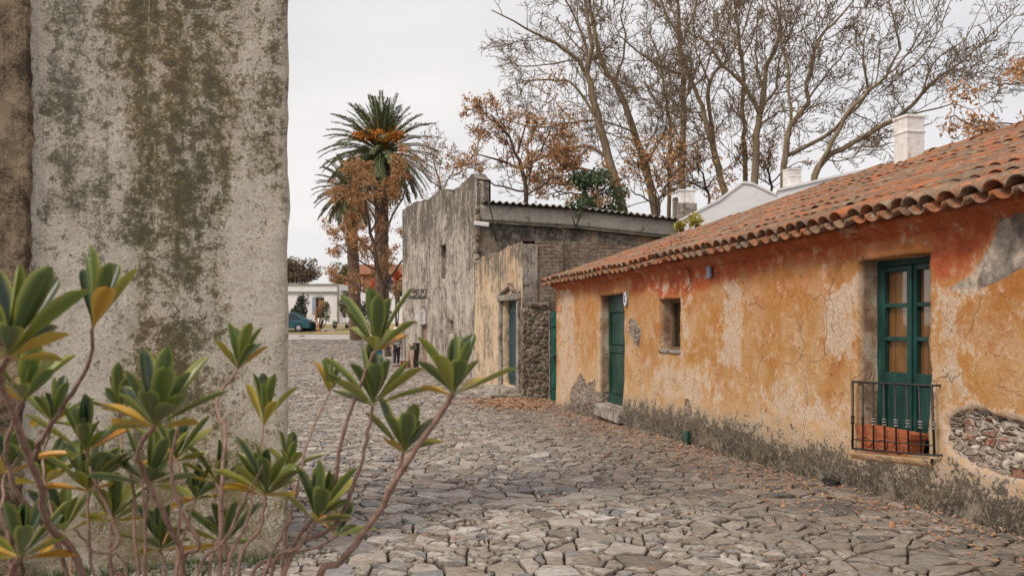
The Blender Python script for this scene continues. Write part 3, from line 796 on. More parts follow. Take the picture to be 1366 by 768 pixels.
# roof of barrel tiles
TAN = .378; COSR = 1/sqrt(1+TAN*TAN); P_E = 4.64; RUN = 3.96
E1 = (N+ZV*TAN).normalized()        # up the slope
NR = (ZV-N*TAN).normalized()
def rsag(s, f): return -.16*sst(12, 18.3, s)*f
def build_roof():
    rnd = random.Random(11); mb = MB(); sp = .205; nseg = 7
    def tile(s, q, rows_up, r0, r1, L, convex, lift):
        base = N*P_E+U*s+ZV*(EAVE_Z)+E1*q
        base = base+NR*(lift-.03)+ZV*rsag(s, q*COSR/RUN)
        yaw = rnd.uniform(-.03, .03); pitch = rnd.uniform(-.012, .02)
        ax = (E1+U*yaw+NR*pitch).normalized(); sd = (U-E1*yaw).normalized()
        th = .016; co = []; sgn = 1 if convex else -1
        for e_, (rr, tt) in ((0, (r0, 0)), (1, (r1, L))):
            for lay in (0, 1):
                r = rr-lay*th
                for k in range(nseg+1):
                    a = pi*k/nseg
                    co.append(base+ax*tt+sd*(cos(a)*r)+NR*(sgn*sin(a)*r*.76))
        n1 = nseg+1; fs = []
        for k in range(nseg):
            fs.append((k, k+1, 2*n1+k+1, 2*n1+k)); fs.append((n1+k, 3*n1+k, 3*n1+k+1, n1+k+1))
            fs.append((k, n1+k, n1+k+1, k+1)); fs.append((2*n1+k, 2*n1+k+1, 3*n1+k+1, 3*n1+k))
        fs.append((0, 2*n1, 3*n1, n1)); fs.append((nseg, n1+nseg, 3*n1+nseg, 2*n1+nseg))
        mb.add(co, fs)
    ncol = int((S_END+.12-S_NEAR)/sp); rows = 11; step = RUN/COSR/rows
    for c in range(ncol+1):
        s = S_END+.08-c*sp+rnd.uniform(-.012, .012)
        for r in range(rows):
            q = r*step+rnd.uniform(-.025, .025)-(.06 if r == 0 else 0)
            q += .02*sin(c*.7)
            sag = .03*noise.noise(V((s*.5, q*.7, 2)))
            tile(s, q, r, .108, .088, step+.09, True, .056+sag+rnd.uniform(0, .012))
            tile(s-sp/2+rnd.uniform(-.008, .008), q-.03+rnd.uniform(-.02, .02), r, .098, .084, step+.07, False, .060+sag)
    # other slope
    for c in range(ncol+1):
        s = S_END+.08-c*sp
    # deck boards under the tiles and the far slope as one corrugated sheet
    ridge = N*(P_E+RUN)+ZV*(EAVE_Z+RUN*TAN)
    def far(a, b):
        s = lerp(S_NEAR, S_END+.1, a)
        return ridge+U*s+N*(b*3.9)+ZV*(rsag(s, 1)-.06+-b*3.9*TAN+.10+.05*sin(s*2*pi/sp))
    mb.grid(far, ncol*6, 6)
    mb.grid(lambda a, b: N*P_E+U*lerp(S_NEAR, S_END+.1, a)+ZV*(EAVE_Z-.05+rsag(lerp(S_NEAR, S_END+.1, a), b))+E1*(b*RUN/COSR+.06), 40, 8)
    o = mb.build('roof', MAT['tile'], house, smooth=True)
    m2 = MB()
    k = 0; s = S_END+.1
    while s > S_NEAR:
        L = .40; base = ridge+ZV*(.03+rsag(s, 1))+ZV*rnd.uniform(-.01, .015)
        ax = (-U+ZV*rnd.uniform(-.02, .02)).normalized(); co = []
        for tt, rr in ((0, .10), (L+.06, .125)):
            for lay in (0, .016):
                for i in range(8):
                    a = pi*i/7; co.append(base+U*s+ax*tt+N*(cos(a)*(rr-lay))+ZV*(sin(a)*(rr-lay)*.85))
        fs = []
        for i in range(7):
            fs += [(i, i+1, 16+i+1, 16+i), (8+i, 24+i, 24+i+1, 8+i+1), (i, 8+i, 8+i+1, i+1), (16+i, 16+i+1, 24+i+1, 24+i)]
        m2.add(co, fs); s -= L
    m2.build('ridge_cap', MAT['tile'], o, smooth=True)
    return o
roof = build_roof(); 
# rough mortar bed under the eave tiles
mb = MB()
def eave_bed(a, b):
    s = lerp(S_NEAR, S_END+.02, a); j = .014*noise.noise(V((s*6, b*5, 1)))+.012*noise.noise(V((s*15, b*9, 4)))
    prof = [(-.005, 2.40), (-.03, 2.43), (-.07, 2.46), (-.10, 2.485), (-.13, 2.50), (-.12, 2.55), (.05, 2.60)]
    k = b*6; i = min(5, int(k)); t = k-i
    d = lerp(prof[i][0], prof[i+1][0], t); z = lerp(prof[i][1], prof[i+1][1], t)
    return wp(s, z+j*.8, d+j*1.2)
mb.grid(eave_bed, 300, 12, None)
m = mb.build('eave_cornice', MAT['orange'], house, smooth=True)
for nm, cc in (('m1', (.75, .05, .22, 1)), ('m2', (0, 0, .0, 1))):
    ca = m.data.color_attributes.new(nm, 'FLOAT_COLOR', 'POINT'); ca.data.foreach_set('color', list(cc)*len(m.data.vertices))

# door
def panel_box(mb, s0, s1, z0, z1, d, t=.02):
    mb.box(wp((s0+s1)/2, (z0+z1)/2, d), abs(s1-s0)/2, t/2, (z1-z0)/2, U)
def raised(mb, s0, s1, z0, z1, d, b=.03, t=.014):
    """raised field panel: bevelled board standing t in front of d"""
    O_ = [(s0, z0), (s1, z0), (s1, z1), (s0, z1)]; I_ = [(s0+b, z0+b), (s1-b, z0+b), (s1-b, z1-b), (s0+b, z1-b)]
    co = [wp(a, z, d) for a, z in O_]+[wp(a, z, d-t) for a, z in I_]
    mb.add(co, [(4, 5, 6, 7)]+[(k, (k+1) % 4, 4+(k+1) % 4, 4+k) for k in range(4)])
s0, s1, z0, z1 = H_DOOR[:4]
mb = MB(); D = .20
panel_box(mb, s0-.05, s1+.05, z0-.02, z1+.02, D+.02, .03)
for a, b in ((s0-.03, s0+.10), (s1-.10, s1+.03)): panel_box(mb, a, b, z0, z1, D-.012, .035)
for a, b in ((z0, z0+.16), (z0+.92, z0+1.04), (z1-.30, z1)): panel_box(mb, s0+.102, s1-.102, a, b, D-.012, .034)
raised(mb, s0+.10, s1-.10, z0+.16, z0+.92, D+.004); raised(mb, s0+.10, s1-.10, z0+1.04, z1-.30, D+.004)
door = bevel(mb.build('door', MAT['dgreen'], house), .004)
mb = MB(); mb.lathe(wp(s0+.06, z0+1.0, D-.03), [(.012, 0), (.010, .03), (.026, .045), (.026, .06), (.01, .07)], 10, -N); mb.build('handle', MAT['ironlt'], door, smooth=True)
mb = MB(); mb.box(wp((s0+s1)/2, z0-.115, .03), (s1-s0)/2+.03, .13, .12, U, jit=.012)
bevel(mb.build('door_step', MAT['stepst'], house), .02, 3)
# small window
s0, s1, z0, z1 = H_WIN[:4]; D = .17
D = .19; win = MB(); t = .05
for a, b in ((s0-.02, s0+t), (s1-t, s1+.02)): panel_box(win, a, b, z0-.01, z1+.01, D, .05)
for a, b in ((z0-.01, z0+t), (z1-t, z1+.01)): panel_box(win, s0+t, s1-t, a, b, D, .048)
win = win.build('window', MAT['wood'], house)
mb = MB(); panel_box(mb, s0+.01, s1-.01, z0+.01, z1-.01, D+.015, .005); mb.build('pane', MAT['glass'], win)
mb = MB(); panel_box(mb, s0-.1, s1+.1, z0-.1, z1+.1, D+.16, .02); mb.build('unlit_backing', MAT['dark'], win)  # dark sheet stands in for the unlit room behind the pane
mb = MB(); mb.box(wp((s0+s1)/2, z0-.012, .06), (s1-s0)/2+.005, .10, .02, U, jit=.004); bevel(mb.build('sill', MAT['stepst'], win), .008)
# french window
s0, s1, z0, z1 = H_FR[:4]; D = .22; mid = (s0+s1)/2
fw = thing('french_window', None, None, (0, 0, 0)); del_ = fw
mb = MB()
for a, b in ((s0-.03, s0+.05), (s1-.05, s1+.03)): panel_box(mb, a, b, z0-.02, z1+.03, D+.02, .08)
panel_box(mb, s0+.05, s1-.05, z1-.055, z1+.03, D+.02, .078)
panel_box(mb, s0+.05, s1-.05, z0-.02, z0+.03, D+.02, .078)
bpy.data.objects.remove(fw)
fw = bevel(mb.build('french_window', MAT['green'], house), .005)
for (a, b) in ((s0+.053, mid-.002), (mid+.002, s1-.053)):
    lf = MB(); st = .062; bz0, bz1 = z0+.035, z1-.06
    for c, d in ((a, a+st), (b-st, b)): panel_box(lf, c, d, bz0, bz1, D-.004, .045)
    zs = [bz0, z0+.62, bz1]; hp = (bz1-.05-(z0+.68))/3
    rails = [(bz0, bz0+.10), (z0+.58, z0+.68)]+[(z0+.68+hp*k-.018, z0+.68+hp*k+.018) for k in (1, 2)]+[(bz1-.05, bz1)]
    for c, d in rails: panel_box(lf, a+st, b-st, c, d, D-.003, .043)
    raised(lf, a+st, b-st, bz0+.10, z0+.58, D+.008, .03, .016)
    panel_box(lf, a+st, b-st, bz0+.09, z0+.60, D+.016, .014)
    leaf = bevel(lf.build('window_leaf', MAT['green'], fw), .004)
mb = MB(); panel_box(mb, mid-.024, mid+.024, z0+.04, z1-.06, D-.036, .02); bevel(mb.build('astragal', MAT['green'], fw), .006)
mb = MB()
for a, b in ((s0+.06, mid-.01), (mid+.01, s1-.06)):
    n = 3
    for k in range(n): panel_box(mb, lerp(a, b, k/n)+.0015, lerp(a, b, (k+1)/n)-.0015, z0+.62, z1-.07, D+.036+.004*(k % 2), .018)
mb.build('inner_shutter', MAT['shutter'], fw)
mb = MB(); panel_box(mb, s0+.09, s1-.09, z0+.66, z1-.09, D+.012, .004); mb.build('pane', MAT['glass'], fw)
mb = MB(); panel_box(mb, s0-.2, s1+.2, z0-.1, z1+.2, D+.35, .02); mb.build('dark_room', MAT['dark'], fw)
# lintel, sill
mb = MB()
def lint(a, b):
    s = lerp(s0-.04, s1+.06, a); k = b*3; t_ = .01*noise.noise(V((s*7, b*3, 2)))
    w_ = min(1, 5*a, 5*(1-a)); prof = [(.05, z1+.26), (.012-.02*w_, z1+.14), (.01-.05*w_, z1+.006), (.25, z1+.002)]; i = min(2, int(k)); f_ = k-i
    return wp(s, lerp(prof[i][1], prof[i+1][1], f_)+t_, lerp(prof[i][0], prof[i+1][0], f_)+t_)
mb.grid(lint, 40, 9)
m = mb.build('lintel', MAT['orange'], house, smooth=True)
for nm, cc in (('m1', (.5, .1, .1, 1)), ('m2', (0, 0, .05, 1))):
    ca = m.data.color_attributes.new(nm, 'FLOAT_COLOR', 'POINT'); ca.data.foreach_set('color', list(cc)*len(m.data.vertices))
# the ledge below the french window leans with the street
def railp(x, y, d): 
    s, z = W(x, y); return s, z
sa, za = W(1141, 600); sb, zb = W(1249, 610.5)
mb = MB()
def ledge(a, b):
    s = lerp(sb, sa, a); z = lerp(zb, za, a); k = b*4; i = min(3, int(k)); f_ = k-i
    prof = [(.30, .0), (-.045, -.004), (-.06, -.02), (-.045, -.06), (.03, -.13)]
    j = .006*noise.noise(V((s*8, b*6, 3)))
    return wp(s, z+lerp(prof[i][1], prof[i+1][1], f_)+j, lerp(prof[i][0], prof[i+1][0], f_)+j)
mb.grid(ledge, 30, 12)
m = mb.build('sill', MAT['orange'], fw, smooth=True)
for nm, cc in (('m1', (.2, .1, .3, 1)), ('m2', (0, 0, 0, 1))):
    ca = m.data.color_attributes.new(nm, 'FLOAT_COLOR', 'POINT'); ca.data.foreach_set('color', list(cc)*len(m.data.vertices))
# railing
def railing():
    rd = -.075
    A = W(1137, 509, rd); B = W(1244, 514, rd); C = W(1137, 598, rd); Dd = W(1248, 607, rd)
    mb = MB(); R = lambda s, z, d=rd: wp(s, z, d)
    top = [R(A[0], A[1], .02), R(A[0], A[1]), R(B[0], B[1]), R(B[0], B[1], .02)]
    mb.tube(top, .010, 6); 
    o = mb.build('balcony_railing', MAT['iron'], house, smooth=True)
    mb = MB(); mb.tube([R(C[0], C[1], .02), R(C[0], C[1]), R(Dd[0], Dd[1]), R(Dd[0], Dd[1], .02)], .009, 6); mb.build('rail', MAT['iron'], o, smooth=True)
    mb = MB(); f_ = .14; mb.tube([R(lerp(C[0], A[0], f_), lerp(C[1], A[1], f_)), R(lerp(Dd[0], B[0], f_), lerp(Dd[1], B[1], f_))], .006, 6); mb.build('rail', MAT['iron'], o, smooth=True)
    n = 8
    for k in range(n):
        t_ = k/(n-1)*.985+.004; b_ = R(lerp(C[0], Dd[0], t_), lerp(C[1], Dd[1], t_)); tt = R(lerp(A[0], B[0], t_), lerp(A[1], B[1], t_))
        mb = MB(); r = .0085 if 0 < k < n-1 else .011
        pts = []; rad = []
        for f_, q in ((0, 1), (.36, 1), (.385, 2.0), (.41, 1), (.43, 1.7), (.45, 1), (.47, 2.0), (.495, 1), (1, 1)):
            pts.append(b_.lerp(tt, f_)); rad.append(r*q)
        mb.tube(pts, rad, 7); bl = mb.build('baluster', MAT['iron'], o, smooth=True)
        if k >= 2:
            mb = MB()
            for f_ in (.385, .43, .47):
                p = b_.lerp(tt, f_); mb.lathe(p-ZV*.007, [(r*1.6, 0), (r*2.2, .004), (r*2.2, .010), (r*1.6, .014)], 8)
            # knuckle painted pale for the light it catches; same bar, kept in its mesh
            bl.data.materials.append(MAT['ironlt'])
            import bmesh
            bm = bmesh.new(); bm.from_mesh(bl.data); off = OFF[bl.name]
            vs = [bm.verts.new(v-off) for v in mb.v]
            for f in mb.f:
                fc = bm.faces.new([vs[i] for i in f]); fc.material_index = 1
            bm.to_mesh(bl.data); bm.free()
    return o
railing()
# terracotta planter: stands on the ledge
def planter():
    c0 = W(1153, 600, .06); c1 = W(1229, 606, .06)
    sA, sB = c1[0], c0[0]; zb_ = c0[1]+.012; hgt = .23; dd = .05
    base = wp((sA+sB)/2, zb_, dd); L = abs(sB-sA)/2-.02
    mb = MB()
    def sect(k, z): return [base+U*(a*L*k)+N*(b*.085*k)+ZV*z for a, b in ((-1, -1), (1, -1), (1, 1), (-1, 1))]
    rings = [sect(.86, 0), sect(.97, hgt*.80), sect(1.03, hgt*.80), sect(1.05, hgt), sect(.97, hgt), sect(.92, hgt*.85)]
    co = [p for r in rings for p in r]; fs = [(3, 2, 1, 0)]
    for i in range(len(rings)-1):
        for k in range(4): fs.append((i*4+k, i*4+(k+1) % 4, i*4+4+(k+1) % 4, i*4+4+k))
    n5 = 4*(len(rings)-1); fs.append((n5, n5+1, n5+2, n5+3)); mb.add(co, fs)
    # relief: three framed swags on the street side
    for k in range(3):
        cs = lerp(-L*.58, L*.58, k/2)
        pts = [base+U*(cs+.07*cos(a))-N*(.083)+ZV*(hgt*.42+.045*sin(a)) for a in [2*pi*i/14 for i in range(15)]]
        mb.tube(pts, .007, 5)
    for z in (.03, hgt*.74): mb.tube([base+U*(-L*.9)-N*.082+ZV*z, base+U*(L*.9)-N*.084+ZV*z], .006, 5)
    o = mb.build('planter', MAT['terra'], None, base)
    tag(bevel(o, .004), 'terracotta trough planter behind the iron railing of the tall window', 'planter')
planter()
def patch_stones():
    rnd = random.Random(9); poly = STN[0][0]; sA, sB = min(p[0] for p in poly), max(p[0] for p in poly); zA, zB = min(p[1] for p in poly), max(p[1] for p in poly)
    pts = []; ysq = .5
    for _ in range(4000):
        x, y = rnd.uniform(sA, sB), rnd.uniform(zA, zB)/ysq; rr = .14*rnd.choice((.6, .8, 1, 1.5))
        if all((x-a)**2+(y-b)**2 > (rr*.5+q*.5)**2 for a, b, q in pts): pts.append((x, y, rr))
    mb = MB()
    for (x, y, q), pl_ in zip(pts, voronoi_cells([(a, b) for a, b, q in pts], .35)):
        if not pl_ or inpoly_sd(x, y*ysq, poly) < .015: continue
        for pc in split_poly([(a, b*ysq) for a, b in pl_], rnd, .010):
            px_ = sum(k[0] for k in pc)/len(pc); py_ = sum(k[1] for k in pc)/len(pc)
            stone(mb, (x+px_, y*ysq+py_), [(a-px_, b-py_) for a, b in pc], lambda a, b, h: wp(a, b, .058-h), rnd.uniform(.007, .016), rnd.uniform(-.012, .024), .05, rnd, None, .11, .45)
    mb.build('exposed_stone', MAT['rubble2'], house)
patch_stones()
# house number and small blue plate
s_, z_ = W(836, 398.5)
mb = MB(); 
co = [wp(s_, z_, -.03)]+[wp(s_+.085*cos(a), z_+.12*sin(a), -.03) for a in [2*pi*k/24 for k in range(24)]]+[wp(s_+.095*cos(a), z_+.13*sin(a), -.005) for a in [2*pi*k/24 for k in range(24)]]
mb.add(co, [(0, 1+k, 1+(k+1) % 24) for k in range(24)]+[(1+k, 25+k, 25+(k+1) % 24, 1+(k+1) % 24) for k in range(24)])
pl = mb.build('number_plaque', MAT['enamel'], house)
mb = MB(); mb.tube([wp(s_+.01, z_+.06, -.034), wp(s_+.022, z_+.02, -.034), wp(s_+.022, z_-.045, -.034)], .010, 5); mb.tube([wp(s_+.025, z_-.045, -.034), wp(s_-.03, z_-.045, -.034)], .010, 5)
mb.tube([wp(s_+.09*cos(a), z_+.125*sin(a), -.024) for a in [2*pi*k/24 for k in range(25)]], .008, 5)
mb.build('number', MAT['inkblue'], pl)
s_, z_ = W(948.5, 363); mb = MB(); mb.box(wp(s_, z_, -.03), .055, .012, .075, U); bevel(mb.build('wall_plate', MAT['ltblue'], house), .004)
# electrical conduit ring scar near the window (arc of cable)
a0 = W(917, 360); mb = MB()
pts = []
for k in range(12):
    t_ = k/11; a = lerp(1.2, -1.0, t_); pts.append(wp(*W(908+16*cos(a), 372-18*sin(a)), -.03))
mb.tube(pts, .006, 5); mb.build('cable', MAT['iron'], house, smooth=True)

# white chimneys
def chimney(name, c, w, d, z0, z1, parent, capped=True):
    mb = MB(); mb.box(V((c.x, c.y, (z0+z1)/2)), w/2, d/2, (z1-z0)/2, N, U)
    for zz, ex in ((z1-.24, .012), (z1-.02, .016)): mb.box(V((c.x, c.y, zz)), w/2+ex, d/2+ex, .025, N, U)
    o = bevel(mb.build(name, MAT['whitechim'], parent), .015, 2)
    mb = MB()
    for k in (-1, 1):
        mb.lathe(V((c.x, c.y, z1))+N*(k*w*.22), [(w*.20, -.02), (w*.21, .015), (w*.19, .05), (w*.15, .055), (w*.14, .0)], 12)
    mb.build('flue', MAT['soot_hole_black'], o, smooth=True)
    return o
cc = P(1212.5, 300, 12.7); chimney('chimney', cc, .30, .30, 2.9, 4.70, house)

# small green box at the wall foot and the drain hole
s_, z_ = W(920.5, 582); mb = MB(); mb.box(wp(s_, z_, -.05), .065, .025, .08, U, jit=.006); bevel(mb.build('green_box', MAT['dgreen'], house), .012, 3)
s_, z_ = W(1116, 645); mb = MB(); mb.box(wp(s_, z_, -.065), .13, .022, .045, U, jit=.014); mb.build('drain_hole_shade', MAT['soot_hole_black'], house)  # solid black block puts the hole's shade into colour

# ================================================================== GATE, STONE PIER, RUIN WITH BRICK SIDE, FAR TOWER
def rubble_face(mb, O, u, nrm, s0, s1, z0, z1, r, seed, gap=.02, depth=.06, ysq=.75):
    rnd = random.Random(seed); pts = []
    for _ in range(int(9*(s1-s0)*(z1-z0)/(r*r))+40):
        x, y = rnd.uniform(s0, s1), rnd.uniform(z0, z1)/ysq; rr = r*rnd.choice((.6, .9, 1.1, 1.4))
        if all((x-a)**2+(y-b)**2 > (rr*.5+q*.5)**2 for a, b, q in pts): pts.append((x, y, rr))
    cells = voronoi_cells([(a, b) for a, b, q in pts], r*2.2)
    for (x, y, q), poly in zip(pts, cells):
        if not poly: continue
        poly = [(min(s1-x, max(s0-x, a)), min(z1-y*ysq, max(z0-y*ysq, b*ysq))) for a, b in poly]
        stone(mb, (x, y*ysq), poly, lambda a, b, h: O+u*a+ZV*b+nrm*h, gap, rnd.uniform(.0, .03), depth, rnd, None, .10, .4)
# stone pier
pier = thing('stone_pier', 'rough pier of dark rubble stone with pale mortar beside the green gate', 'pier', (.57, 20.0, gz(.5, 20)))
g_ = gz(.5, 20)
mb = MB(); PO = V((.245, 19.95, 0)); ux = V((1, .03, 0)).normalized(); uy = V((-.03, 1, 0)).normalized()
ztop = P(0, 410, 19.95).z
mb.box(PO+ux*.325+uy*.30+ZV*((ztop+g_)/2-.1), .31, .27, (ztop-g_)/2+.08, ux, uy); mb.build('core', MAT['mortar'], pier)
mb = MB(); rubble_face(mb, PO, ux, -uy, 0, .66, g_-.1, ztop, .13, 4); mb.build('front_face', MAT['rubble'], pier)
mb = MB(); rubble_face(mb, PO, uy, -ux, 0, .55, g_-.1, ztop, .13, 5); mb.build('side_face', MAT['rubble'], pier)
mb = MB(); rubble_face(mb, PO+ux*.66, uy, ux, 0, .55, g_-.1, ztop, .13, 6); mb.build('side_face', MAT['rubble'], pier)
mb = MB()
rr = random.Random(2)
for k in range(9): mb.box(PO+ux*rr.uniform(.05, .6)+uy*rr.uniform(.0, .5)+ZV*(ztop+rr.uniform(.0, .10)), rr.uniform(.06, .16), rr.uniform(.06, .14), rr.uniform(.03, .06), V((cos(k), sin(k), 0)), jit=.03)
bevel(mb.build('capping', MAT['rubble'], pier), .02)
# gate
gp = V((.855, 19.5, 0)); gate = thing('wooden_gate', 'narrow tall green plank gate between stone pier and orange house', 'gate', (1.2, 19.5, g_))
zt = P(0, 414, 19.5).z; mb = MB()
for k in range(6): mb.box(gp+V((.03+.062+k*.126, 0, (zt+g_)/2)), .061, .016, (zt-g_)/2-.02)
bevel(mb.build('planks', MAT['gate'], gate), .004)
mb = MB(); mb.box(gp+V((-.005, .0, (zt+g_)/2)), .012, .03, (zt-g_)/2); bevel(mb.build('post', MAT['pier'], gate), .005)
for z in (g_+.35, g_+1.75):
    mb = MB(); mb.box(gp+V((.4, -.028, z)), .37, .012, .05); mb.build('rail', MAT['gate'], gate)
mb = MB(); mb.lathe(gp+V((.08, -.03, g_+1.02)), [(.03, 0), (.02, .02), (.03, .05), (.01, .06)], 10, V((0, -1, 0))); mb.build('latch', MAT['iron'], gate)

# ruin (faded ochre front, brick side)
R0 = V((.25, 20.5, 0)); R1 = V((P(633, 0, 24.85).x, 24.85, 0)); ru = (R1-R0).normalized(); rl = (R1-R0).length; rn = V((-ru.y, ru.x, 0))
if rn.x > 0: rn = -rn
ruin = thing('ruined_house', 'roofless low house with streaked faded ochre front and bare brick side', 'house', (1.5, 22, g_))
def online(x, O=R0, d=ru):      # distance along a line where the photo column x is met
    k = (x-683)/F; return (k*O.y-O.x)/(d.x-k*d.y)
ds0, ds1 = online(692), online(671.5)
zdt, zdb = P(0, 397, (R0+ru*ds0).y).z-.05, g_+.22
RD = (ds0, ds1, zdb, zdt+.0, .24)
topr = lambda s: 3.66+.06*noise.noise(V((s*3, 0, 2)))+.035*noise.noise(V((s*9, 0, 2)))-.025*s
mb = wall(R0, ru, rn, 0, rl, -.5, 3.8, .06, (RD,), lambda s, z: .03*fbm(V((s*.8, z*.8, 5)), 3), lambda s, z, r: ((0, 0, 0, 1), (0, 0, r, 1)), topr, lambda s, z: (.012*noise.noise(V((s*3, z*5, 2))), 0))
build_wall(mb, 'front_wall', MAT['ochre2'], ruin)
mb = MB(); mb.grid(lambda a, b: R0+ru*(a*rl)-rn*(b*.34)+ZV*(topr(a*rl)-.004+.02*noise.noise(V((a*20, b*4, 0)))), 60, 4); mb.grid(lambda a, b: R0+ru*(a*rl)-rn*.34+ZV*lerp(-.4, topr(a*rl), b), 40, 2); mb.build('wall_cap', MAT['darkst'], ruin, smooth=True)
# side wall of brick, running back from the corner
ru2 = V((.9777, .21, 0)); rn2 = V((.21, -.9777, 0))
tops = lambda s: 3.68-.02*s+.05*noise.noise(V((s*2.5, 0, 8)))+.03*noise.noise(V((s*8, 0, 8)))
mb = wall(R0+ru2*.30, ru2, rn2, 0, 6.5, -.4, 3.8, .05, (), lambda s, z: .025*fbm(V((s*1.2, z*1.2, 9)), 3)+.015*noise.noise(V((s*4, z*13, 1))), None, tops)
o = build_wall(mb, 'side_wall', MAT['brick'], ruin)
mb = MB(); mb.grid(lambda a, b: R0+ru2*(.3+a*6.2)-rn2*(b*.34)+ZV*(tops(a*6.2)-.004), 60, 3); mb.build('wall_cap', MAT['darkst'], ruin, smooth=True)
mb = wall(R0, ru2, rn2, -.0, .36, -.4, 3.68, .05, (), lambda s, z: .035+.02*fbm(V((s*3, z*2, 4)), 3), None, lambda s: 3.6+.05*noise.noise(V((s*5, 0, 1))))
for a_, s_ in ((0, -1), (.36, 1)):
    mb.add([R0+ru2*a_+rn2*.035+ZV*z for z in (-.4, 3.5)]+[R0+ru2*a_-rn2*.1+ZV*z for z in (3.5, -.4)], [(0, 1, 2, 3)]); mb.c1 += [(0, 0, 0, 1)]*4; mb.c2 += [(0, 0, 0, 1)]*4
build_wall(mb, 'corner_pier', MAT['pier'], ruin)
mb = MB(); pts = [R0+ru2*t_+rn2*.07+ZV*z for t_, z in ((1.0, 2.2), (1.0, 3.2), (1.02, 3.9), (.95, 3.98), (.82, 4.0))]; mb.tube(pts, .022, 6); mb.build('downpipe', MAT['darkbark'], ruin, smooth=True)
# door of the ruin with its broken pediment
fr = R0+ru*((ds0+ds1)/2)-rn*.17
mb = MB(); w_ = (ds1-ds0)/2
for k in range(7): mb.box(fr+ru*lerp(-w_, w_, (k+.5)/7)+ZV*((zdb+zdt)/2), w_/7-.006, .02, (zdt-zdb)/2, ru, rn)
rdoor = bevel(mb.build('door', MAT['teal'], ruin), .005)
for f_ in (.12, .5, .88):
    mb = MB(); mb.box(fr+rn*.03+ZV*lerp(zdb, zdt, f_), w_, .014, .05, ru, rn); mb.build('ledge', MAT['teal'], rdoor)
mb = MB(); mb.lathe(fr+rn*.03-ru*.3+ZV*(zdb+.95), [(.03, 0), (.02, .03), (.035, .06), (.01, .07)], 10, rn); mb.build('handle', MAT['iron'], rdoor)
mb = MB()
for sgn in (-1, 1): mb.box(R0+ru*((ds0+ds1)/2+sgn*(w_+.10))+rn*.03+ZV*((zdb+zdt)/2), .09, .05, (zdt-zdb)/2+.05, ru, rn, jit=.012)
mb.box(R0+ru*((ds0+ds1)/2)+rn*.04+ZV*(zdt+.08), w_+.22, .075, .075, ru, rn, jit=.01)
bevel(mb.build('door_surround', MAT['pier'], ruin), .02)
mb = MB(); cdoor = R0+ru*((ds0+ds1)/2)+rn*.05
arc = [cdoor+ru*x+ZV*(zdt+.19+y) for x, y in ((-w_-.2, -.02), (-w_*.6, .05), (-.12, .13), (.0, .24), (.1, .12), (w_*.6, .06), (w_+.2, -.02))]
mb.tube(arc, [.04, .05, .06, .035, .055, .05, .04], 6); bevel(mb.build('pediment', MAT['brick'], ruin), .01)
mb = MB(); mb.box(R0+ru*((ds0+ds1)/2)+rn*.22+ZV*(g_+.11), w_+.25, .24, .09, ru, rn, jit=.02); mb.box(R0+ru*((ds0+ds1)/2)+rn*.42+ZV*(g_+.03), w_+.4, .4, .06, ru, rn, jit=.02); bevel(mb.build('door_step', MAT['stepst'], ruin), .03, 2)
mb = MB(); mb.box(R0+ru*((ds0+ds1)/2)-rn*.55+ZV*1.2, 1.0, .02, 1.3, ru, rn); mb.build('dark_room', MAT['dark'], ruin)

# far tower-like house
T0 = V((P(637, 0, 25).x, 25, 0)); T1 = V((P(537, 0, 35.9).x, 35.9, 0)); tu = (T1-T0).normalized(); tl = (T1-T0).length; tn = V((-tu.y, tu.x, 0))
if tn.x > 0: tn = -tn
tower = thing('tall_stucco_house', 'tall house of dark streaked grey stucco with stepped parapet and slit windows', 'house', (0, 30, 0))
TOPX = [(645, 234), (630, 233), (605, 254), (591, 252), (571, 266), (552, 270), (537, 281)]
TT = []
for x, y in TOPX:
    s = online(x, T0, tu); Y = (T0+tu*s).y; TT.append((max(0, s), EYE+(HY-y)*Y/F))
TT.sort()
ttop = lambda s: interp(TT, s)+.05*noise.noise(V((s*2.5, 0, 4)))
def thole(x0, x1, y0, y1, d):
    a, b = online(x1, T0, tu), online(x0, T0, tu); Y = (T0+tu*((a+b)/2)).y
    return (a, b, EYE+(HY-y1)*Y/F, EYE+(HY-y0)*Y/F, d)
TH = [thole(587.5, 594.5, 327, 372, .3), thole(599, 605, 428, 445, .25), thole(560.5, 569.5, 434, 489, .25)]
mb = wall(T0, tu, tn, 0, tl, -.5, 6.9, .09, TH, lambda s, z: .05*fbm(V((s*.5, z*.5, 5)), 3)+.01*noise.noise(V((s*5, z*3, 1))), None, ttop)
build_wall(mb, 'front_wall', MAT['fartower'], tower)
mb = MB(); mb.grid(lambda a, b: T0+tu*(a*tl)-tn*(b*.4)+ZV*(ttop(a*tl)-.004), 80, 2); mb.grid(lambda a, b: T0+tu*(a*tl)-tn*.4+ZV*lerp(0, ttop(a*tl), b), 80, 2); mb.build('parapet_cap', MAT['darkst'], tower, smooth=True)
mb = MB(); mb.grid(lambda a, b: T1-tn*(a*6)+ZV*lerp(-.4, 5.6, b), 4, 4); mb.build('end_wall', MAT['fartower'], tower)
# rough quoin edge near corner
mb = MB(); rr = random.Random(4)
for k in range(30): mb.box(T0+tu*rr.uniform(-.02, .10)+tn*.01+ZV*(.2+k*.165), rr.uniform(.08, .2), rr.uniform(.03, .06), .075, tu, tn, jit=.03)
bevel(mb.build('corner_stones', MAT['rubble'], tower), .02)
